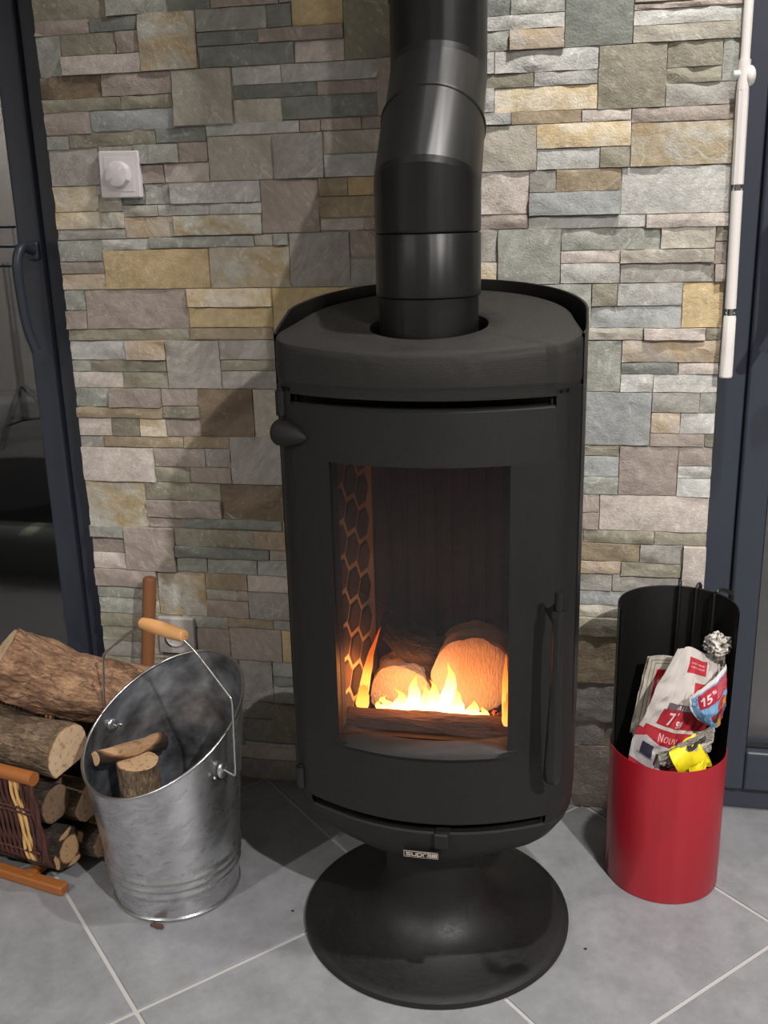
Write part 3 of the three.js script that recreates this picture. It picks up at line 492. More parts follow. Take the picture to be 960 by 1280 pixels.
// ---------------------------------------------------------------- log basket: woven cradle on wooden rods
{
  const B = thing('log_basket', 'dark red-brown woven log basket with a band of light cane and wooden rods', 'basket', [-0.68, 0, 0.323]);
  const ang = 0.22; B.rotation.y = -ang;
  const wood = std({ color: 0x955a2a, roughness: 0.5, bumpMap: barkBump, bumpScale: 0.0004 }), caneD = std({ color: 0x47261f, roughness: 0.55 }), caneL = std({ color: 0xcfa669, roughness: 0.5 });
  const HWd = 0.122, TOP = 0.245, LEN = 0.36;
  // U profile (z across, y up), from the front rod round under the logs to the back rod
  const prof = (t) => { const a = t * 2 - 1; const k = Math.abs(a); const y = k > 0.42 ? lerp(0.062, TOP, (k - 0.42) / 0.58) : 0.024 + 0.038 * sst(0, 0.42, k) ** 1.3; const w = k > 0.42 ? lerp(0.104, HWd, (k - 0.42) / 0.58) : 0.104 * Math.sin(k / 0.42 * Math.PI / 2); return [-Math.sign(a) * w, y]; };
  const strand = (x, amp, ph, mat, r) => { const pts = []; for (let i = 0; i <= 36; i++) { const t = i / 36, [z, y] = prof(t), dx = 0.0012 * Math.sin(t * 70 + ph); const o = amp * Math.sin(t * Math.PI * 9 + ph); pts.push(V(x + dx, y - (Math.abs(t - 0.5) < 0.2 ? o : 0), z + (t < 0.3 ? o : t > 0.7 ? -o : 0))); } mesh('strand', tube(pts, r, 72, 6), mat, B); };
  let k = 0; for (let x = -LEN; x < -0.001; x += 0.0058, k++) { const i = Math.round(-x / 0.0058); const light = (i >= 3 && i <= 6) || (i >= 26 && i <= 29); strand(x, 0.0022, (k % 2) * Math.PI, light ? caneL : caneD, 0.0033); }
  for (const t of [0.11, 0.125, 0.26, 0.74, 0.88]) { const [z, y] = prof(t), pts = []; for (let i = 0; i <= 44; i++) pts.push(V(-LEN * i / 44, y + 0.001 * Math.sin(i * 2.2), z + (t < 0.5 ? 1 : -1) * (0.003 + 0.0024 * Math.sin(i * Math.PI)))); mesh('cord', tube(pts, 0.0026, 88, 6), caneD, B); }
  for (let j = 0; j < 3; j++) { const pts = []; for (let i = 0; i <= 36; i++) { const t = 0.02 + 0.96 * i / 36, [z, y] = prof(t); pts.push(V(0.002 + j * 0.0045, y + 0.002 * Math.sin(i * 1.7 + j * 2), z + 0.002 * Math.cos(i * 1.7 + j * 2))); } mesh('border', tube(pts, 0.0042, 80, 7), caneD, B); }
  mesh('rod', rod(V(-LEN - 0.01, TOP - 0.004, HWd - 0.006), V(0.016, TOP - 0.004, HWd - 0.006), 0.0125, 0.0125, 20), wood, B); mesh('rod', rod(V(-LEN - 0.01, TOP - 0.004, -HWd + 0.006), V(0.012, TOP - 0.004, -HWd + 0.006), 0.0125, 0.0125, 20), wood, B);
  for (const z of [0.098, -0.098]) mesh('runner', box(-LEN - 0.02, 0, z - 0.011, 0.035, 0.019, z + 0.011, 0.004), wood, B);
  for (const x of [-0.05, -LEN + 0.04]) mesh('cross_bar', box(x - 0.01, 0.006, -0.1, x + 0.01, 0.02, 0.1, 0.003), wood, B);
}
{
  const p = thing('wooden_post', 'slim orange-brown wooden pole leaning on the stones behind the metal bucket', 'pole');
  mesh('pole', rod(V(-0.668, 0.0005, 0.085), V(-0.63, 0.468, 0.042), 0.0138, 0.0138, 28), std({ color: 0x855838, roughness: 0.5, bumpMap: barkBump, bumpScale: 0.0003 }), p);
  mesh('cap', rod(V(-0.63007, 0.4672, 0.04207), V(-0.6298, 0.4705, 0.0418), 0.0132, 0.0118, 28), std({ color: 0x734a2e, roughness: 0.6 }), p);
}

// ---------------------------------------------------------------- galvanised bucket
{
  const zinc = texture(512, 512, (u, v) => { const n = fbm(u * 15, v * 9, 4, 3), c1 = noise3(Math.floor(u * 36 + 1.7 * noise3(u * 14, v * 9, 1)), Math.floor(v * 22 + 1.7 * noise3(u * 14, v * 9, 6)), 8); const k = 196 + 16 * n + 10 * c1; const st = sst(0.42, 0.6, fbm(u * 16, v * 10, 15, 3)); return mix3([k, k * 1.01, k * 1.02], [150, 148, 144], 0.45 * st); });
  const zr = texture(512, 512, (u, v) => { const c = 140 + 26 * fbm(u * 15, v * 9, 4, 3) + 30 * sst(0.4, 0.6, fbm(u * 16, v * 10, 15, 3)); return [c, c, c]; }, false);
  const ZINC = std({ map: zinc, roughnessMap: zr, roughness: 0.52, metalness: 0.95 }), WIRE = std({ color: 0xc4c4c4, metalness: 1, roughness: 0.3 });
  const bx = -0.479, bz = 0.358;
  const b = thing('metal_bucket', 'galvanised metal bucket with slanted opening, wire bail and wooden grip', 'bucket', [bx, 0, bz]);
  const lean = (y) => -0.02 * y, rad = (y) => 0.1105 + 0.103 * y, rimY = (x, z) => 0.32 + 0.27 * x - 0.455 * z, N = 96;
  const rim = Array.from({ length: N + 1 }, (_, i) => { const a = i / N * 2 * Math.PI; let y = 0.32; for (let k = 0; k < 8; k++) y = rimY(Math.cos(a) * rad(y), Math.sin(a) * rad(y)); return y; });
  const wallRows = (off) => { const rows = []; for (let j = 0; j <= 110; j++) rows.push(Array.from({ length: N + 1 }, (_, i) => { const a = i / N * 2 * Math.PI, y = 0.004 + (rim[i] - 0.004) * (j / 110) ** 1.15; const bead = [0.05, 0.066, 0.082].reduce((s, h) => s + 0.0032 * Math.exp(-(((y - h) / 0.0042) ** 2)), 0); const seam = 0.0016 * Math.exp(-(((a - 1.87) / 0.025) ** 2)); const r = rad(y) + bead + seam + off; return V(Math.cos(a) * r + lean(y), y, Math.sin(a) * r); })); return rows; };
  mesh('outer_wall', skin(wallRows(0), false, true, 0), ZINC, b); mesh('inner_wall', skin(wallRows(-0.0012), false, false, 0), std({ map: texture(384, 384, (u, v) => { const n = fbm(u * 13, v * 8, 64, 4); const k = 150 + 75 * n; return [k * 0.98, k * 1.01, k * 1.05]; }), roughnessMap: zr, roughness: 0.7, metalness: 0.9 }), b);
  mesh('bottom', joined([new THREE.CylinderGeometry(0.1095, 0.1095, 0.003, 64).translate(0, 0.0065, 0)]), ZINC, b);
  const ringPts = (y0, off) => Array.from({ length: 64 }, (_, i) => { const k = i / 64 * N, i0 = Math.floor(k), y = y0 ?? lerp(rim[i0], rim[i0 + 1], k - i0), a = i / 64 * 2 * Math.PI, r = rad(y) + off; return V(Math.cos(a) * r + lean(y), y, Math.sin(a) * r); });
  mesh('rim_bead', tube(ringPts(null, 0), 0.0028, 200, 8, true), WIRE, b); mesh('foot_ring', tube(ringPts(0.0035, 0.0005), 0.0032, 160, 8, true), ZINC, b);
  const ax = V(0.91, 0, 0.415).normalize(), ly = 0.278, lr = rad(ly);
  const bail = new THREE.Group(); bail.name = 'bail'; b.add(bail);
  const A = (s, out, y) => ax.clone().multiplyScalar(s * (lr + out)).setY(y);
  for (const s of [1, -1]) { const lug = new THREE.Group(); lug.name = 'lug'; b.add(lug); const g = new THREE.SphereGeometry(1, 18, 12).scale(0.005, 0.014, 0.012); g.rotateY(-Math.atan2(ax.z, ax.x)); const p = A(s, 0.001, ly - 0.002); g.translate(p.x, p.y, p.z); mesh('ear', g, ZINC, lug); mesh('rivet', new THREE.SphereGeometry(0.003, 12, 8).translate(p.x * 0.995 + 0.0 - 0.018 * ax.z * s, p.y - 0.006, p.z * 0.995 + 0.018 * ax.x * s * 1.0), ZINC, lug); }
  const w = (s) => [A(s, -0.004, ly), A(s, 0.012, ly - 0.003), A(s, 0.0245, ly - 0.004), A(s, 0.0265, ly + 0.005), A(s, 0.0255, ly + 0.06), A(s, 0.0225, ly + 0.127), A(s, 0.018, ly + 0.139), A(s, -0.055, 0.475), A(s, -0.093, 0.497)].map(p => p.setX(p.x + 0.004 + 0.06 * Math.max(0, p.y - 0.3)));
  for (const s of [1, -1]) { const path = new THREE.CurvePath(), p = w(s); for (let i = 0; i < p.length - 1; i++) path.add(new THREE.LineCurve3(p[i], p[i + 1])); mesh('wire', new THREE.TubeGeometry(new THREE.CatmullRomCurve3(p, false, 'catmullrom', 0.12), 90, 0.0021, 8), WIRE, bail); }
  const gp = [[0.001, -0.054], [0.0085, -0.0535], [0.0098, -0.05], [0.0118, -0.028], [0.0126, -0.005], [0.0124, 0.02], [0.0108, 0.044], [0.0098, 0.051], [0.0085, 0.0535], [0.001, 0.054]].map(([r, y]) => new THREE.Vector2(r, y));
  const grip = new THREE.LatheGeometry(gp, 32); grip.rotateZ(-Math.PI / 2); grip.rotateY(-Math.atan2(ax.z, ax.x)); grip.translate(0.0165, 0.5005, 0);
  mesh('grip', grip, std({ color: 0xd8a26a, roughness: 0.38 }), bail).userData.label = 'turned light wood grip';
  log('log', 'short upright log with a pale sawn top standing inside the metal bucket', V(-0.549, 0.0085, 0.355), V(-0.54, 0.236, 0.347), 0.0355, 0.0375, BARK.grey, END_WARM, { lump: 0.05, bend: 0.004 });
  log('log', 'pale split stick leaning across the inside of the metal bucket behind the upright log', V(-0.6, 0.258, 0.385), V(-0.528, 0.232, 0.262), 0.013, 0.017, std({ map: endTex, color: 0xd9cbbd, roughness: 0.9 }), END_WARM, { lump: 0.1, flat: 0.35, flatAt: 4.2, bend: 0.003 });
}

// ---------------------------------------------------------------- red bin with its black inner shell and fire tools
const BX = 0.388, BZ = 0.18;
{
  const b = thing('red_bin', 'red cylindrical bin with a tall black half shell rising at its back', 'bin', [BX, 0, BZ]);
  const RED = new THREE.MeshPhysicalMaterial({ color: 0x930f1f, roughness: 0.42, clearcoat: 0.35, clearcoatRoughness: 0.3, side: THREE.DoubleSide }), LACK = std({ color: 0x060606, roughness: 0.55 });
  const c = (y, r, n = 72) => Array.from({ length: n }, (_, i) => { const a = i / n * 2 * Math.PI; return V(Math.cos(a) * r, y, Math.sin(a) * r); });
  mesh('red_cylinder', skin([c(0.004, 0.09), c(0.001, 0.0955), c(0.0, 0.097), c(0.0015, 0.099), c(0.2585, 0.0995), c(0.26, 0.099), c(0.26, 0.0978), c(0.006, 0.0975)], true, false, 0.5), RED, b);
  mesh('bottom', new THREE.CylinderGeometry(0.0975, 0.0975, 0.004, 64).translate(0, 0.006, 0), LACK, b);
  const arc = (y, r) => Array.from({ length: 65 }, (_, i) => { const a = Math.PI * (1 - 0.085) + Math.PI * 1.15 * i / 64; return V(Math.cos(a) * r * (1 + (y - 0.26) * 0.08) + (y - 0.26) * 0.012, y, Math.sin(a) * r * (1 + (y - 0.26) * 0.08) - (y - 0.26) * 0.02); });
  mesh('black_shell', skin([arc(0.01, 0.0972), arc(0.516, 0.0972), arc(0.5172, 0.0965), arc(0.516, 0.0955), arc(0.01, 0.0955)], false, false, 0.5), LACK, b);
  const iron = std({ color: 0x141414, roughness: 0.35 });
  const tools = [[1.46, 'poker', 'black iron poker hooked over the rim of the bin shell, left of the tools', 0], [1.13, 'shovel', 'black fire shovel handle hooked over the bin rim between the poker and the brush', 1], [0.72, 'brush', 'black fire brush with a curved hook over the right end of the bin rim', 2]];
  for (const [a, kind, label, i] of tools) {
    const R = 0.0985, q = (r, y) => V(BX + Math.cos(a) * r + (y - 0.26) * 0.012, y, BZ - Math.sin(a) * r - (y - 0.26) * 0.02);
    const t = thing('fire_' + kind, label, 'fire tool', [0, 0, 0]);
    const out = i === 2 ? 0.03 : 0.008;
    mesh('hooked_rod', tube([q(R - 0.012, 0.1), q(R - 0.012, 0.3), q(R - 0.012, 0.5), q(R - 0.008, 0.518), q(R + 0.001, 0.5245), q(R + out, i === 2 ? 0.512 : 0.519), q(R + out + 0.004, i === 2 ? 0.494 : 0.5)], 0.0034, 90, 8), iron, t);
    if (kind === 'poker') mesh('tip', rod(q(R - 0.012, 0.1), q(R - 0.014, 0.03), 0.0036, 0.001), iron, t);
    if (kind === 'shovel') { const p = q(R - 0.016, 0.06); mesh('blade', box(p.x - 0.02, 0.012, p.z - 0.002, p.x + 0.02, 0.105, p.z + 0.002, 0.001), iron, t); }
    if (kind === 'brush') { const p = q(R - 0.02, 0.06); mesh('bristles', rod(V(p.x, 0.012, p.z), V(p.x, 0.1, p.z), 0.012, 0.007), iron, t); }
  }
}
// papers: sheets spanned over a grid of points, curled and creased, with their print
function sheet(P, amp, s, sub = 14) {                            // P: rows (top to bottom) of points
  const nr = P.length, nc = P[0].length, rowC = P.map(r => new THREE.CatmullRomCurve3(r)), rows = [];
  const un = []; for (let j = 0; j <= sub * (nr - 1); j++) { const colPts = []; const vv = j / (sub * (nr - 1)); un.push(vv); }
  for (const v of un) { const row = []; for (let i = 0; i <= sub * (nc - 1); i++) { const u = i / (sub * (nc - 1)); const c = new THREE.CatmullRomCurve3(rowC.map(r => r.getPoint(u))); const p = c.getPoint(v); const k = amp * (fbm(u * 3.2, v * 3.6, s, 3) * 1.3 + 0.6 * (Math.abs(noise3(u * 5 + v * 3, v * 4 - u * 2, s + 4)) - 0.4)); row.push(V(p.x + k * 0.25, p.y + k * 0.2, p.z + k)); } rows.push(row); }
  const g = skin(rows, false, false, 0.55), back = skin(rows.map(r => r.map(p => V(p.x, p.y, p.z - 0.0004))), false, true, 0.55);
  for (const h of [g, back]) { const u = h.attributes.uv; for (let i = 0; i < u.count; i++) u.setY(i, 1 - u.getY(i)); }
  return joined([g, back]);
}
const paper = (t) => std({ map: t, roughness: 0.75, color: 0xd2d0ce });
const fine = (k, x, y, w, n, lh, col) => { k.fillStyle = col; for (let i = 0; i < n; i++) { let q = x; while (q < x + w - 4) { const l = rr(6, 26); k.fillRect(q, y + i * lh, Math.min(l, x + w - q), lh * 0.42); q += l + 4; } } };
{ // folded newspaper leaning at the back left
  const t = print(256, 512, (k, w, h) => { k.fillStyle = '#cfc8ba'; k.fillRect(0, 0, w, h); k.strokeStyle = '#7d7468'; k.lineWidth = 5; k.strokeRect(26, 26, w, h); k.strokeRect(52, 46, w, h); k.fillStyle = '#b9b6b6'; k.fillRect(84, 84, w, h - 120); k.fillStyle = '#cf1f30'; k.fillRect(84, 84, w, 66); k.fillRect(70, 84, 22, 240); k.fillStyle = '#f0e4e2'; k.fillRect(206, 94, 40, 44); k.fillStyle = '#cf1f30'; k.fillRect(214, 102, 24, 6); k.fillRect(214, 114, 24, 6); k.fillRect(214, 126, 24, 6); });
  const n = thing('newspaper', 'folded newspaper page with red heading leaning behind the sale leaflet in the red bin', 'newspaper');
  mesh('page', sheet([[V(0.352, 0.404, 0.138), V(0.384, 0.402, 0.128), V(0.418, 0.397, 0.128)], [V(0.339, 0.333, 0.15), V(0.372, 0.33, 0.145), V(0.41, 0.325, 0.14)], [V(0.327, 0.262, 0.165), V(0.362, 0.258, 0.16), V(0.4, 0.25, 0.155)]], 0.003, 3), paper(t), n);
  mesh('fold', sheet([[V(0.349, 0.401, 0.132), V(0.382, 0.4, 0.121), V(0.416, 0.394, 0.122)], [V(0.335, 0.33, 0.144), V(0.37, 0.326, 0.138), V(0.408, 0.32, 0.134)], [V(0.323, 0.262, 0.158), V(0.36, 0.258, 0.154), V(0.398, 0.248, 0.15)]], 0.003, 5), paper(t), n);
}
{ // sale leaflet
  const t = print(512, 768, (k, w, h) => {
    k.fillStyle = '#dcd6d2'; k.fillRect(0, 0, w, h);
    k.fillStyle = '#c22638'; k.fillRect(200, 40, 170, 70); k.fillStyle = '#e58b92'; fine(k, 230, 60, 120, 2, 18, '#e39aa0'); k.fillStyle = '#bf1728'; k.fillRect(300, 150, 212, 100);
    k.fillStyle = '#6b5a5e'; k.fillRect(150, 262, 362, 34); k.fillStyle = '#b81c30'; k.fillRect(130, 296, 382, 92); k.fillStyle = '#f0dcdc'; k.font = 'bold 28px sans-serif'; k.fillText('LA LESSIVE', 220, 289);
    k.fillStyle = '#f6e6e6'; k.font = 'bold 92px sans-serif'; k.fillText('7', 190, 376); k.font = 'bold 48px sans-serif'; k.fillText("'", 250, 340); k.fillText('99', 264, 380);
    k.fillStyle = '#b61a2d'; k.fillRect(40, 408, 472, 104); k.fillStyle = '#efc9ca'; k.font = '62px sans-serif'; k.fillText('N', 180, 476); k.font = '48px sans-serif'; k.fillText('OUV', 228, 476); k.fillStyle = '#b61a2d'; k.fillRect(0, 440, 60, 72);
    k.fillStyle = '#d3cfd2'; k.beginPath(); k.moveTo(0, 512); k.lineTo(90, 470); k.lineTo(230, 500); k.lineTo(w, 500); k.lineTo(w, 640); k.lineTo(0, 640); k.fill(); k.fillStyle = '#33304a'; k.fillRect(80, 514, 96, 74); k.fillStyle = '#8a8798'; k.fillRect(60, 588, 130, 9); k.fillStyle = '#4a4258'; k.fillRect(340, 560, 172, 110);
    k.fillStyle = '#b8283a'; k.fillRect(0, 640, w, 128); k.fillStyle = '#2a1a1e'; k.font = 'bold 44px sans-serif'; k.fillText('D.4€', 70, 686);
  });
  const n = thing('leaflet', 'large white and red sale leaflet with price blocks standing crumpled in the red bin', 'leaflet');
  mesh('page', sheet([[V(0.398, 0.432, 0.165), V(0.416, 0.436, 0.16), V(0.442, 0.428, 0.165), V(0.468, 0.43, 0.17)], [V(0.362, 0.37, 0.195), V(0.398, 0.372, 0.2), V(0.432, 0.368, 0.196), V(0.464, 0.36, 0.185)], [V(0.342, 0.318, 0.205), V(0.372, 0.312, 0.215), V(0.41, 0.3, 0.206), V(0.446, 0.292, 0.19)], [V(0.323, 0.27, 0.21), V(0.355, 0.255, 0.222), V(0.39, 0.245, 0.216), V(0.425, 0.242, 0.2)], [V(0.32, 0.2, 0.215), V(0.352, 0.19, 0.228), V(0.385, 0.185, 0.222), V(0.42, 0.19, 0.21)]], 0.0065, 11, 11), paper(t), n);
}
{ // bright flap with 15 %
  const t = print(384, 448, (k, w, h) => {
    k.fillStyle = '#7fb2df'; k.fillRect(0, 0, w, h); k.fillStyle = '#eee9e6'; k.fillRect(0, 0, w, 34); k.fillRect(0, 0, 14, h);
    k.fillStyle = '#c41f3b'; k.fillRect(70, 46, 320, 130); k.fillStyle = '#f7eef0'; k.font = 'bold 96px sans-serif'; k.fillText('15', 84, 148); k.font = 'bold 44px sans-serif'; k.fillText('%', 192, 106); fine(k, 240, 62, 130, 6, 17, '#e79aa8');
    k.fillStyle = '#3a6ea8'; k.fillRect(18, 60, 44, 70); fine(k, 22, 66, 36, 4, 15, '#cfe2f2');
    const blob = (x, y, r, c) => { k.fillStyle = c; k.beginPath(); k.arc(x, y, r, 0, 7); k.fill(); };
    for (const [x, y, r, c] of [[300, 250, 60, '#c23a34'], [230, 330, 62, '#4a3540'], [310, 340, 56, '#d84a3c'], [350, 270, 44, '#e0993c'], [352, 330, 30, '#3d6f95'], [270, 400, 50, '#e7a83c'], [190, 300, 30, '#b5323a'], [340, 410, 46, '#a83440'], [280, 300, 26, '#5b3d4c']]) blob(x, y, r, c);
  });
  const n = thing('coupon', 'curled blue and red coupon with a 15 percent panel on the right of the papers', 'leaflet');
  mesh('page', sheet([[V(0.4145, 0.372, 0.224), V(0.437, 0.392, 0.222), V(0.458, 0.41, 0.213), V(0.473, 0.424, 0.196)], [V(0.417, 0.352, 0.23), V(0.44, 0.364, 0.236), V(0.461, 0.378, 0.226), V(0.475, 0.39, 0.2)], [V(0.43, 0.332, 0.225), V(0.446, 0.338, 0.237), V(0.463, 0.348, 0.23), V(0.476, 0.362, 0.205)], [V(0.446, 0.318, 0.214), V(0.455, 0.318, 0.224), V(0.464, 0.32, 0.222), V(0.472, 0.33, 0.206)]], 0.004, 27, 10), paper(t), n);
}
{ // twisted grey newspaper scrap on top, and grey page beside the yellow carton
  const t = print(256, 256, (k, w, h) => { k.fillStyle = '#b7b1a8'; k.fillRect(0, 0, w, h); fine(k, 8, 8, 240, 16, 15, '#55504a'); k.fillStyle = '#4a4644'; k.fillRect(120, 90, 90, 70); k.fillStyle = '#e4e0da'; k.fillRect(0, 170, 256, 22); });
  const a = thing('newspaper_twist', 'crumpled grey newspaper knot on top of the papers in the red bin', 'newspaper');
  const g = new THREE.IcosahedronGeometry(1, 14), p = g.attributes.position;
  for (let i = 0; i < p.count; i++) { const x = p.getX(i), y = p.getY(i), z = p.getZ(i); const r = 1.05 + 0.3 * fbm(x * 1.3, y * 1.3, z * 1.3 + 5, 2) - 0.42 * Math.abs(noise3(x * 1.7, y * 1.7, z * 1.7)) ; p.setXYZ(i, x * 0.0225 * r, y * 0.0215 * r, z * 0.02 * r); }
  let gg = toCreasedNormals(mergeVertices(g.deleteAttribute('normal') && g), 0.7); gg.translate(0.4605, 0.446, 0.168); mesh('crumpled_ball', gg, std({ map: texture(128, 128, (u, v) => { const n = fbm(u * 6, v * 6, 91, 3); return mix3([196, 190, 182], [88, 84, 78], sst(-0.1, 0.25, n)); }), roughness: 0.8 }), a);
  mesh('neck', sheet([[V(0.454, 0.437, 0.172), V(0.463, 0.435, 0.18), V(0.474, 0.437, 0.174)], [V(0.452, 0.418, 0.168), V(0.464, 0.415, 0.176), V(0.474, 0.416, 0.172)], [V(0.446, 0.39, 0.155), V(0.462, 0.386, 0.16), V(0.474, 0.388, 0.158)]], 0.003, 8, 8), paper(t), a);
  const b = thing('newspaper', 'creased grey newspaper strip lying above the yellow carton in the red bin', 'newspaper');
  mesh('page', sheet([[V(0.368, 0.268, 0.232), V(0.4, 0.29, 0.238), V(0.43, 0.312, 0.236), V(0.458, 0.326, 0.222)], [V(0.37, 0.252, 0.238), V(0.402, 0.274, 0.246), V(0.432, 0.298, 0.242), V(0.458, 0.306, 0.226)], [V(0.384, 0.24, 0.23), V(0.41, 0.252, 0.24), V(0.436, 0.272, 0.236), V(0.455, 0.27, 0.22)]], 0.006, 33, 10), paper(t), b);
}
{ // yellow carton: a flattened tube, open at its left end
  const n = thing('yellow_carton', 'crushed bright yellow carton at the front of the papers in the red bin', 'carton');
  const cy = std({ color: 0xe4d31a, roughness: 0.5 }), ci = std({ color: 0x7a2c20, roughness: 0.8 }), ax = V(0.049, 0.026, -0.012), o = V(0.394, 0.258, 0.24), rows = [], inner = [];
  for (let j = 0; j <= 14; j++) { const t = j / 14, c = o.clone().addScaledVector(ax, t), w = lerp(0.021, 0.031, t), d = lerp(0.016, 0.0125, t); const r = []; for (let i = 0; i < 28; i++) { const a = i / 28 * 2 * Math.PI, k = 1 + 0.12 * noise3(Math.cos(a) * 1.6, Math.sin(a) * 1.6, t * 2 + 3); const x = Math.sign(Math.cos(a)) * Math.abs(Math.cos(a)) ** 0.7 * w * k, z = Math.sin(a) * d * k; r.push(V(c.x - x * 0.47, c.y + x * 0.88 - 0.006 * t, c.z + z)); } rows.push(r); inner.push(r.map(p => p.clone().lerp(c, 0.06))); }
  mesh('sleeve', joined([skin(rows, true, false, 0.7), fan(rows[14])]), cy, n); mesh('lining', joined([skin(inner, true, false, 0.7), skin([rows[0], inner[0]], true, false, 0.7)]), ci, n);
  mesh('flap', sheet([[V(0.418, 0.252, 0.249), V(0.432, 0.262, 0.251), V(0.448, 0.272, 0.24)], [V(0.42, 0.232, 0.253), V(0.432, 0.238, 0.256), V(0.446, 0.246, 0.243)], [V(0.419, 0.205, 0.25), V(0.428, 0.207, 0.252), V(0.438, 0.21, 0.242)]], 0.002, 3, 8), cy, n);
  mesh('red_strip', sheet([[V(0.39, 0.246, 0.236), V(0.4, 0.244, 0.242), V(0.41, 0.242, 0.242)], [V(0.38, 0.22, 0.235), V(0.392, 0.218, 0.243), V(0.404, 0.216, 0.243)], [V(0.374, 0.19, 0.23), V(0.386, 0.188, 0.238), V(0.398, 0.186, 0.238)]], 0.002, 5, 8), std({ color: 0x9d1f26, roughness: 0.6 }), n);
}

// ---------------------------------------------------------------- wall dimmer, socket, shutter crank, debris
{
  const d = thing('wall_dimmer', 'white square dimmer plate with a round knob on the upper left of the stone wall', 'switch', [-0.6275, 1.2475, 0.003]);
  mesh('plate', box(-0.0395, -0.041, -0.006, 0.0395, 0.041, 0.0085, 0.003), M.whitePlastic, d); mesh('inset', box(-0.029, -0.03, 0.0085, 0.029, 0.03, 0.0095, 0.0004), M.whitePlastic, d);
  const k = new THREE.LatheGeometry([[0.0001, 0.0255], [0.0195, 0.0255], [0.0215, 0.0245], [0.0222, 0.0225], [0.0235, 0.009]].map(([r, y]) => new THREE.Vector2(r, y)), 48); k.rotateX(Math.PI / 2); k.translate(0.0, 0.0, 0.0); mesh('knob', toCreasedNormals(k, 0.6), M.whitePlastic, d);
  d.rotation.z = -0.02;
  const s = thing('wall_socket', 'pale grey power socket low on the wall behind the bucket grip', 'socket', [-0.598, 0.33, 0.003]);
  mesh('plate', box(-0.04, -0.04, -0.006, 0.04, 0.04, 0.008, 0.003), std({ color: 0xb8b2ae, roughness: 0.5 }), s);
  const well = new THREE.LatheGeometry([[0.0205, 0.0092], [0.019, 0.0086], [0.019, 0.003], [0.0001, 0.003]].map(([r, y]) => new THREE.Vector2(r, y)), 40); well.rotateX(Math.PI / 2); well.translate(0, 0, 0.006); mesh('well', well, std({ color: 0xaaa4a0, roughness: 0.5 }), s);
  for (const x of [-0.0095, 0.0095]) mesh('hole', new THREE.CylinderGeometry(0.0027, 0.0027, 0.002, 14).rotateX(Math.PI / 2).translate(x, 0, 0.0092), M.black, s);
  mesh('earth_pin', rod(V(0, 0.011, 0.008), V(0, 0.011, 0.017), 0.0024, 0.002), M.chrome, s);
}
{
  const c = thing('shutter_crank', 'white folding shutter crank hanging beside the right glass door', 'crank', [0.459, 0, 0.016]);
  const W = std({ color: 0xe8e4e0, roughness: 0.35 }), parts = [];
  mesh('upper_tube', rod(V(-0.002, 1.352, 0), V(-0.003, 2.2, 0), 0.0075, 0.0075, 20), W, c);
  const clip = new THREE.Group(); clip.name = 'clip'; c.add(clip);
  mesh('collar', rod(V(-0.002, 1.34, 0), V(-0.002, 1.385, 0), 0.0095, 0.0095, 20), W, clip); mesh('disc', new THREE.SphereGeometry(1, 20, 14).scale(0.009, 0.0155, 0.011).translate(0.0075, 1.361, 0.001), W, clip); mesh('peg', rod(V(-0.018, 1.364, 0.002), V(-0.006, 1.364, 0.002), 0.0058, 0.0058, 14), W, clip);
  const six = (y0, y1, r, x0, x1) => { const g = rod(V(x0, y0, 0), V(x1, y1, 0), r, r, 8); return toCreasedNormals(g.deleteAttribute('normal') && g, 0.3); };
  mesh('middle_tube', six(1.197, 1.342, 0.0098, 0.0, -0.002), W, c);
  mesh('hinge', joined([rod(V(0.0, 1.178, 0), V(0.0, 1.197, 0), 0.0062, 0.0062, 16), rod(V(-0.0075, 1.189, 0.001), V(0.0075, 1.189, 0.001), 0.0024, 0.0024, 10)]), M.chrome, c);
  mesh('lower_tube', rod(V(0.003, 0.997, 0), V(0.0003, 1.187, 0), 0.0092, 0.0092, 20), W, c);
  mesh('hinge', joined([rod(V(0.003, 0.982, 0), V(0.003, 1.0, 0), 0.0062, 0.0062, 16), rod(V(-0.0045, 0.99, 0.001), V(0.0105, 0.99, 0.001), 0.0024, 0.0024, 10)]), M.chrome, c);
  const gp = [[0.0001, 0], [0.0098, 0], [0.0112, 0.002], [0.0108, 0.05], [0.0104, 0.101], [0.0094, 0.105], [0.0001, 0.105]].map(([r, y]) => new THREE.Vector2(r, y)); mesh('grip', toCreasedNormals(new THREE.LatheGeometry(gp, 28), 0.6).translate(0.003, 0.88, 0), W, c);
}
{ // bits on the floor
  const g = new THREE.IcosahedronGeometry(1, 5), p = g.attributes.position; for (let i = 0; i < p.count; i++) { const k = 0.8 + 0.5 * noise3(p.getX(i) * 2, p.getY(i) * 2, p.getZ(i) * 2); p.setXYZ(i, p.getX(i) * 0.012 * k + 0.005 * p.getZ(i), p.getY(i) * 0.0018 + 0.0022, p.getZ(i) * 0.007 * k); } g.computeVertexNormals(); g.translate(-0.466, 0, 0.481);
  const m = mesh(numbered('bark_flake'), g, std({ color: 0x4a3326, roughness: 0.9 }), scene); tag(m, 'small brown flake of bark on the tile in front of the metal bucket', 'bark');
  for (const [x, z, l] of [[0.255, 0.415, 'tiny dark crumb on the tile between the pedestal and the red bin'], [-0.247, 0.404, 'tiny dark crumb on the tile left of the stove pedestal']]) { const c = new THREE.IcosahedronGeometry(0.0022, 1); c.scale(1.3, 0.6, 1); c.translate(x, 0.0013, z); tag(mesh(numbered('crumb'), c, std({ color: 0x2a211c, roughness: 0.9 }), scene), l, 'crumb'); }
}

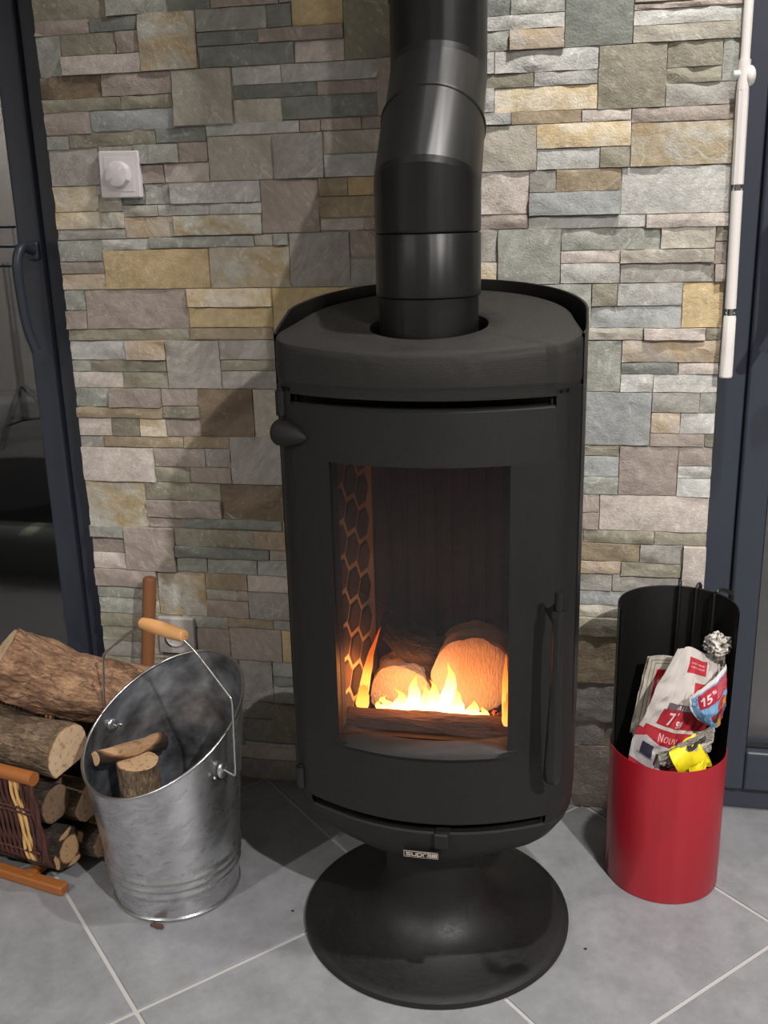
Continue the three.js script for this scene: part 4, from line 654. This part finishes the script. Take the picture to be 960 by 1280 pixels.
// ---------------------------------------------------------------- the fire
log('firewood', 'large burning log covered in pale ash at the right of the fire', V(0.062, 0.452, 0.28), V(0.063, 0.448, 0.352), 0.063, 0.066, BARK.ash, BARK.ash, { lump: 0.05, bend: 0 });
log('firewood', 'smaller ash grey log end at the left of the fire', V(-0.055, 0.412, 0.28), V(-0.057, 0.408, 0.352), 0.05, 0.049, BARK.ash, BARK.ash, { lump: 0.08, bend: 0 });
log('firewood', 'charred black split leaning over the left ash grey log', V(-0.085, 0.522, 0.335), V(0.0, 0.47, 0.312), 0.022, 0.026, BARK.char, BARK.char, { lump: 0.12, slantA: 0.3 });
log('firewood', 'dark brown log lying across the front of the fire behind the glass', V(-0.128, 0.386, 0.42), V(0.128, 0.388, 0.42), 0.025, 0.026, std({ color: 0x33201a, bumpMap: barkBump, bumpScale: 0.004, roughness: 0.9 }), BARK.char, { lump: 0.1, bend: 0.002 });
{
  const emberTex = texture(128, 128, (u, v) => { const n = sst(-0.15, 0.45, fbm(u * 7, v * 7, 77, 3)); return mix3([8, 2, 1], [255, 90, 34], n); });
  const E = std({ color: 0x2a1a16, emissive: 0xffffff, emissiveMap: emberTex, emissiveIntensity: 2.2, roughness: 1 }), lumps = [];
  for (let i = 0; i < 300; i++) { const g = new THREE.IcosahedronGeometry(rr(0.004, 0.009), 1), p = g.attributes.position; for (let k = 0; k < p.count; k++) { const f = 1 + 0.3 * noise3(p.getX(k) * 90, p.getY(k) * 90, p.getZ(k) * 90 + i); p.setXYZ(k, p.getX(k) * f, p.getY(k) * f, p.getZ(k) * f); } reUV(g, 0.3, 0.3, rnd(), rnd()); const z = rr(0.285, 0.405); g.translate(rr(-0.105, 0.105), rr(0.338, 0.352 + 0.035 * sst(0.25, 0.36, z) * (1 - sst(0.385, 0.4, z))), z); lumps.push(g); }
  const b = mesh('ember_bed', joined(lumps), E, scene); b.userData.kind = 'stuff'; b.userData.label = 'glowing red embers and ash on the stove floor';
  const flameTex = texture(64, 256, (u, v) => { const c = v < 0.45 ? mix3([255, 244, 214], [255, 226, 150], v / 0.45) : mix3([255, 226, 150], [255, 112, 30], (v - 0.45) / 0.55); return c; });
  const F = std({ color: 0x000000, emissive: 0xffffff, emissiveMap: flameTex, emissiveIntensity: FIRE.flame, roughness: 1 });
  const F2 = std({ color: 0x000000, emissive: 0xffb070, emissiveMap: flameTex, emissiveIntensity: FIRE.flame * 0.6, roughness: 1 });
  // a tongue of flame: base (x, y, z), tip offset, half width
  const tongue = (x, y, z, dx, h, w, d, s, sway = 0.18) => { const rows = []; for (let j = 0; j <= 26; j++) { const t = j / 26, r = Math.pow(Math.sin(Math.PI * Math.min(1, 0.04 + 0.96 * t)), 0.8) * (1 - 0.72 * t) * 1.2 + 0.004, ox = dx * t * t + w * sway * 3 * noise3(t * 2.2, s, 1) * t; rows.push(Array.from({ length: 20 }, (_, i) => { const a = i / 20 * 2 * Math.PI; const k = 1 + 0.25 * noise3(Math.cos(a), Math.sin(a), t * 3 + s * 5); return V(x + ox + Math.cos(a) * w * r * k, y + h * t, z + Math.sin(a) * d * r * k); })); } return skin(rows, true, true, 0); };
  const flames = [
    [[[0.024, 0.375, 0.382, 0.006, 0.11, 0.014, 0.01, 1], [0.006, 0.372, 0.384, -0.004, 0.08, 0.016, 0.01, 8], [0.04, 0.372, 0.383, 0.004, 0.07, 0.014, 0.01, 5]], 'tall pointed yellow-white flame in the middle of the fire', F, [0.022, 0.45, 0.392]],
    [[[-0.03, 0.375, 0.382, 0.006, 0.085, 0.014, 0.01, 2], [-0.014, 0.372, 0.384, 0.004, 0.072, 0.014, 0.01, 9], [-0.048, 0.375, 0.383, -0.008, 0.058, 0.016, 0.01, 12]], 'broad low yellow-white flame left of the tall middle flame', F, [-0.03, 0.44, 0.392]],
    [[[-0.068, 0.376, 0.384, -0.012, 0.044, 0.016, 0.009, 3], [-0.082, 0.376, 0.383, -0.006, 0.034, 0.01, 0.008, 6]], 'small low flame at the left end of the burning row', F, [-0.07, 0.43, 0.392]],
    [[[0.066, 0.376, 0.384, 0.004, 0.046, 0.016, 0.009, 4], [0.084, 0.376, 0.384, 0.002, 0.036, 0.012, 0.008, 7]], 'small low flame right of the tall middle flame', F, [0.07, 0.43, 0.392]],
    [[[-0.112, 0.385, 0.385, 0.034, 0.155, 0.0085, 0.008, 5, 0.05], [-0.113, 0.38, 0.388, 0.008, 0.08, 0.012, 0.008, 15, 0.05]], 'thin curved orange flame climbing beside the honeycomb brick', F2, [-0.098, 0.47, 0.392]],
    [[[0.121, 0.4, 0.425, 0.0, 0.125, 0.0065, 0.008, 6, 0.05], [0.123, 0.395, 0.43, 0, 0.07, 0.008, 0.008, 16, 0.05]], 'orange flame at the right edge of the fire glass', F2, [0.12, 0.45, 0.44]],
  ];
  for (const [list, label, mat, lp] of flames) {
    const f = thing('flame', label, 'flame'); for (const a of list) mesh('tongue', tongue(...a), mat, f);
    const L = new THREE.PointLight(0xff9650, FIRE.strength * (mat === F ? 1 : 1.3) * (list.length > 2 ? 1 : 0.5), 6, 2); L.name = 'fire_glow'; L.position.set(...lp); L.castShadow = true; scene.add(L);
  }
}

// ---------------------------------------------------------------- ceiling spots and added fill lamps
SPOTS.forEach(([x, z, power, tint, aim, beam], i) => {
  const labels = ['recessed round ceiling spot above and right of the viewer', 'recessed round ceiling spot nearer the stone wall on the right', 'added fill lamp in the ceiling behind the viewer on the left', 'added ceiling lamp brightening the far wall that the left glass door mirrors'];
  const t = thing('ceiling_spot', labels[i], 'lamp', [x, CEILING, z]);
  mesh('bezel', toCreasedNormals(new THREE.LatheGeometry([[0.036, 0], [0.036, -0.003], [0.046, -0.005], [0.05, -0.001], [0.05, 0.0]].map(([r, y]) => new THREE.Vector2(r, y)), 40), 0.5), M.whitePlastic, t);
  mesh('lens', new THREE.CylinderGeometry(0.035, 0.035, 0.002, 32).translate(0, -0.001, 0), std({ color: 0x222222, emissive: tint, emissiveIntensity: 8 }), t);
  const s = new THREE.SpotLight(tint, power, 0, beam, 0.6, 2); s.position.set(x, CEILING - 0.008, z); s.target.position.set(...aim); s.castShadow = true; s.shadow.radius = 1.4; s.shadow.mapSize.set(2048, 2048); s.shadow.camera.near = 0.05; scene.add(s, s.target);
});

// ---------------------------------------------------------------- what the left pane mirrors, out in the room
{
  const t = thing('music_stand', 'black folding music stand mirrored in the left glass door', 'stand', [-2.83, 0, 3.0]);
  mesh('pole', joined([rod(V(0, 0.12, 0), V(0, 0.62, 0), 0.011, 0.011), rod(V(0, 0.6, 0), V(0, 0.98, 0), 0.008, 0.008)]), M.black, t);
  for (let i = 0; i < 3; i++) { const a = i * 2.094 + 0.5; mesh('leg', joined([rod(V(0, 0.33, 0), V(Math.cos(a) * 0.27, 0.012, Math.sin(a) * 0.27), 0.007, 0.007), rod(V(0, 0.13, 0), V(Math.cos(a) * 0.17, 0.13, Math.sin(a) * 0.17), 0.005, 0.005)]), M.black, t); }
  const d = []; for (const y of [0.96, 1.06, 1.16]) d.push(rod(V(-0.25, y, 0.02), V(0.25, y, -0.02), 0.006, 0.006)); for (const x of [-0.25, -0.08, 0.08, 0.25]) d.push(rod(V(x, 0.96, 0), V(x, 1.16, 0), 0.005, 0.005)); mesh('desk', joined(d), M.black, t);
  const p = thing('floor_cushion', 'large black round floor cushion mirrored in the left glass door', 'cushion', [-2.15, 0, 1.55]);
  mesh('cushion', toCreasedNormals(new THREE.LatheGeometry([[0.001, 0], [0.4, 0], [0.46, 0.04], [0.48, 0.15], [0.46, 0.26], [0.38, 0.31], [0.001, 0.33]].map(([r, y]) => new THREE.Vector2(r, y * 0.6)), 48), 0.9), std({ color: 0x0e0d0d, roughness: 0.95 }), p);
  const r = thing('rolled_mat', 'grey rolled mat with a pale paper band mirrored in the left glass door', 'mat', [-1.62, 0, 1.0]);
  mesh('roll', rod(V(-0.3, 0.085, 0.02), V(0.22, 0.085, -0.02), 0.085, 0.085, 40), std({ color: 0x6b706f, roughness: 0.8 }), r);
  mesh('band', rod(V(-0.02, 0.085, 0.001), V(0.03, 0.085, -0.003), 0.0862, 0.0862, 40), std({ color: 0xcfd6bd, roughness: 0.7 }), r);
}
renderer.render(scene, camera);
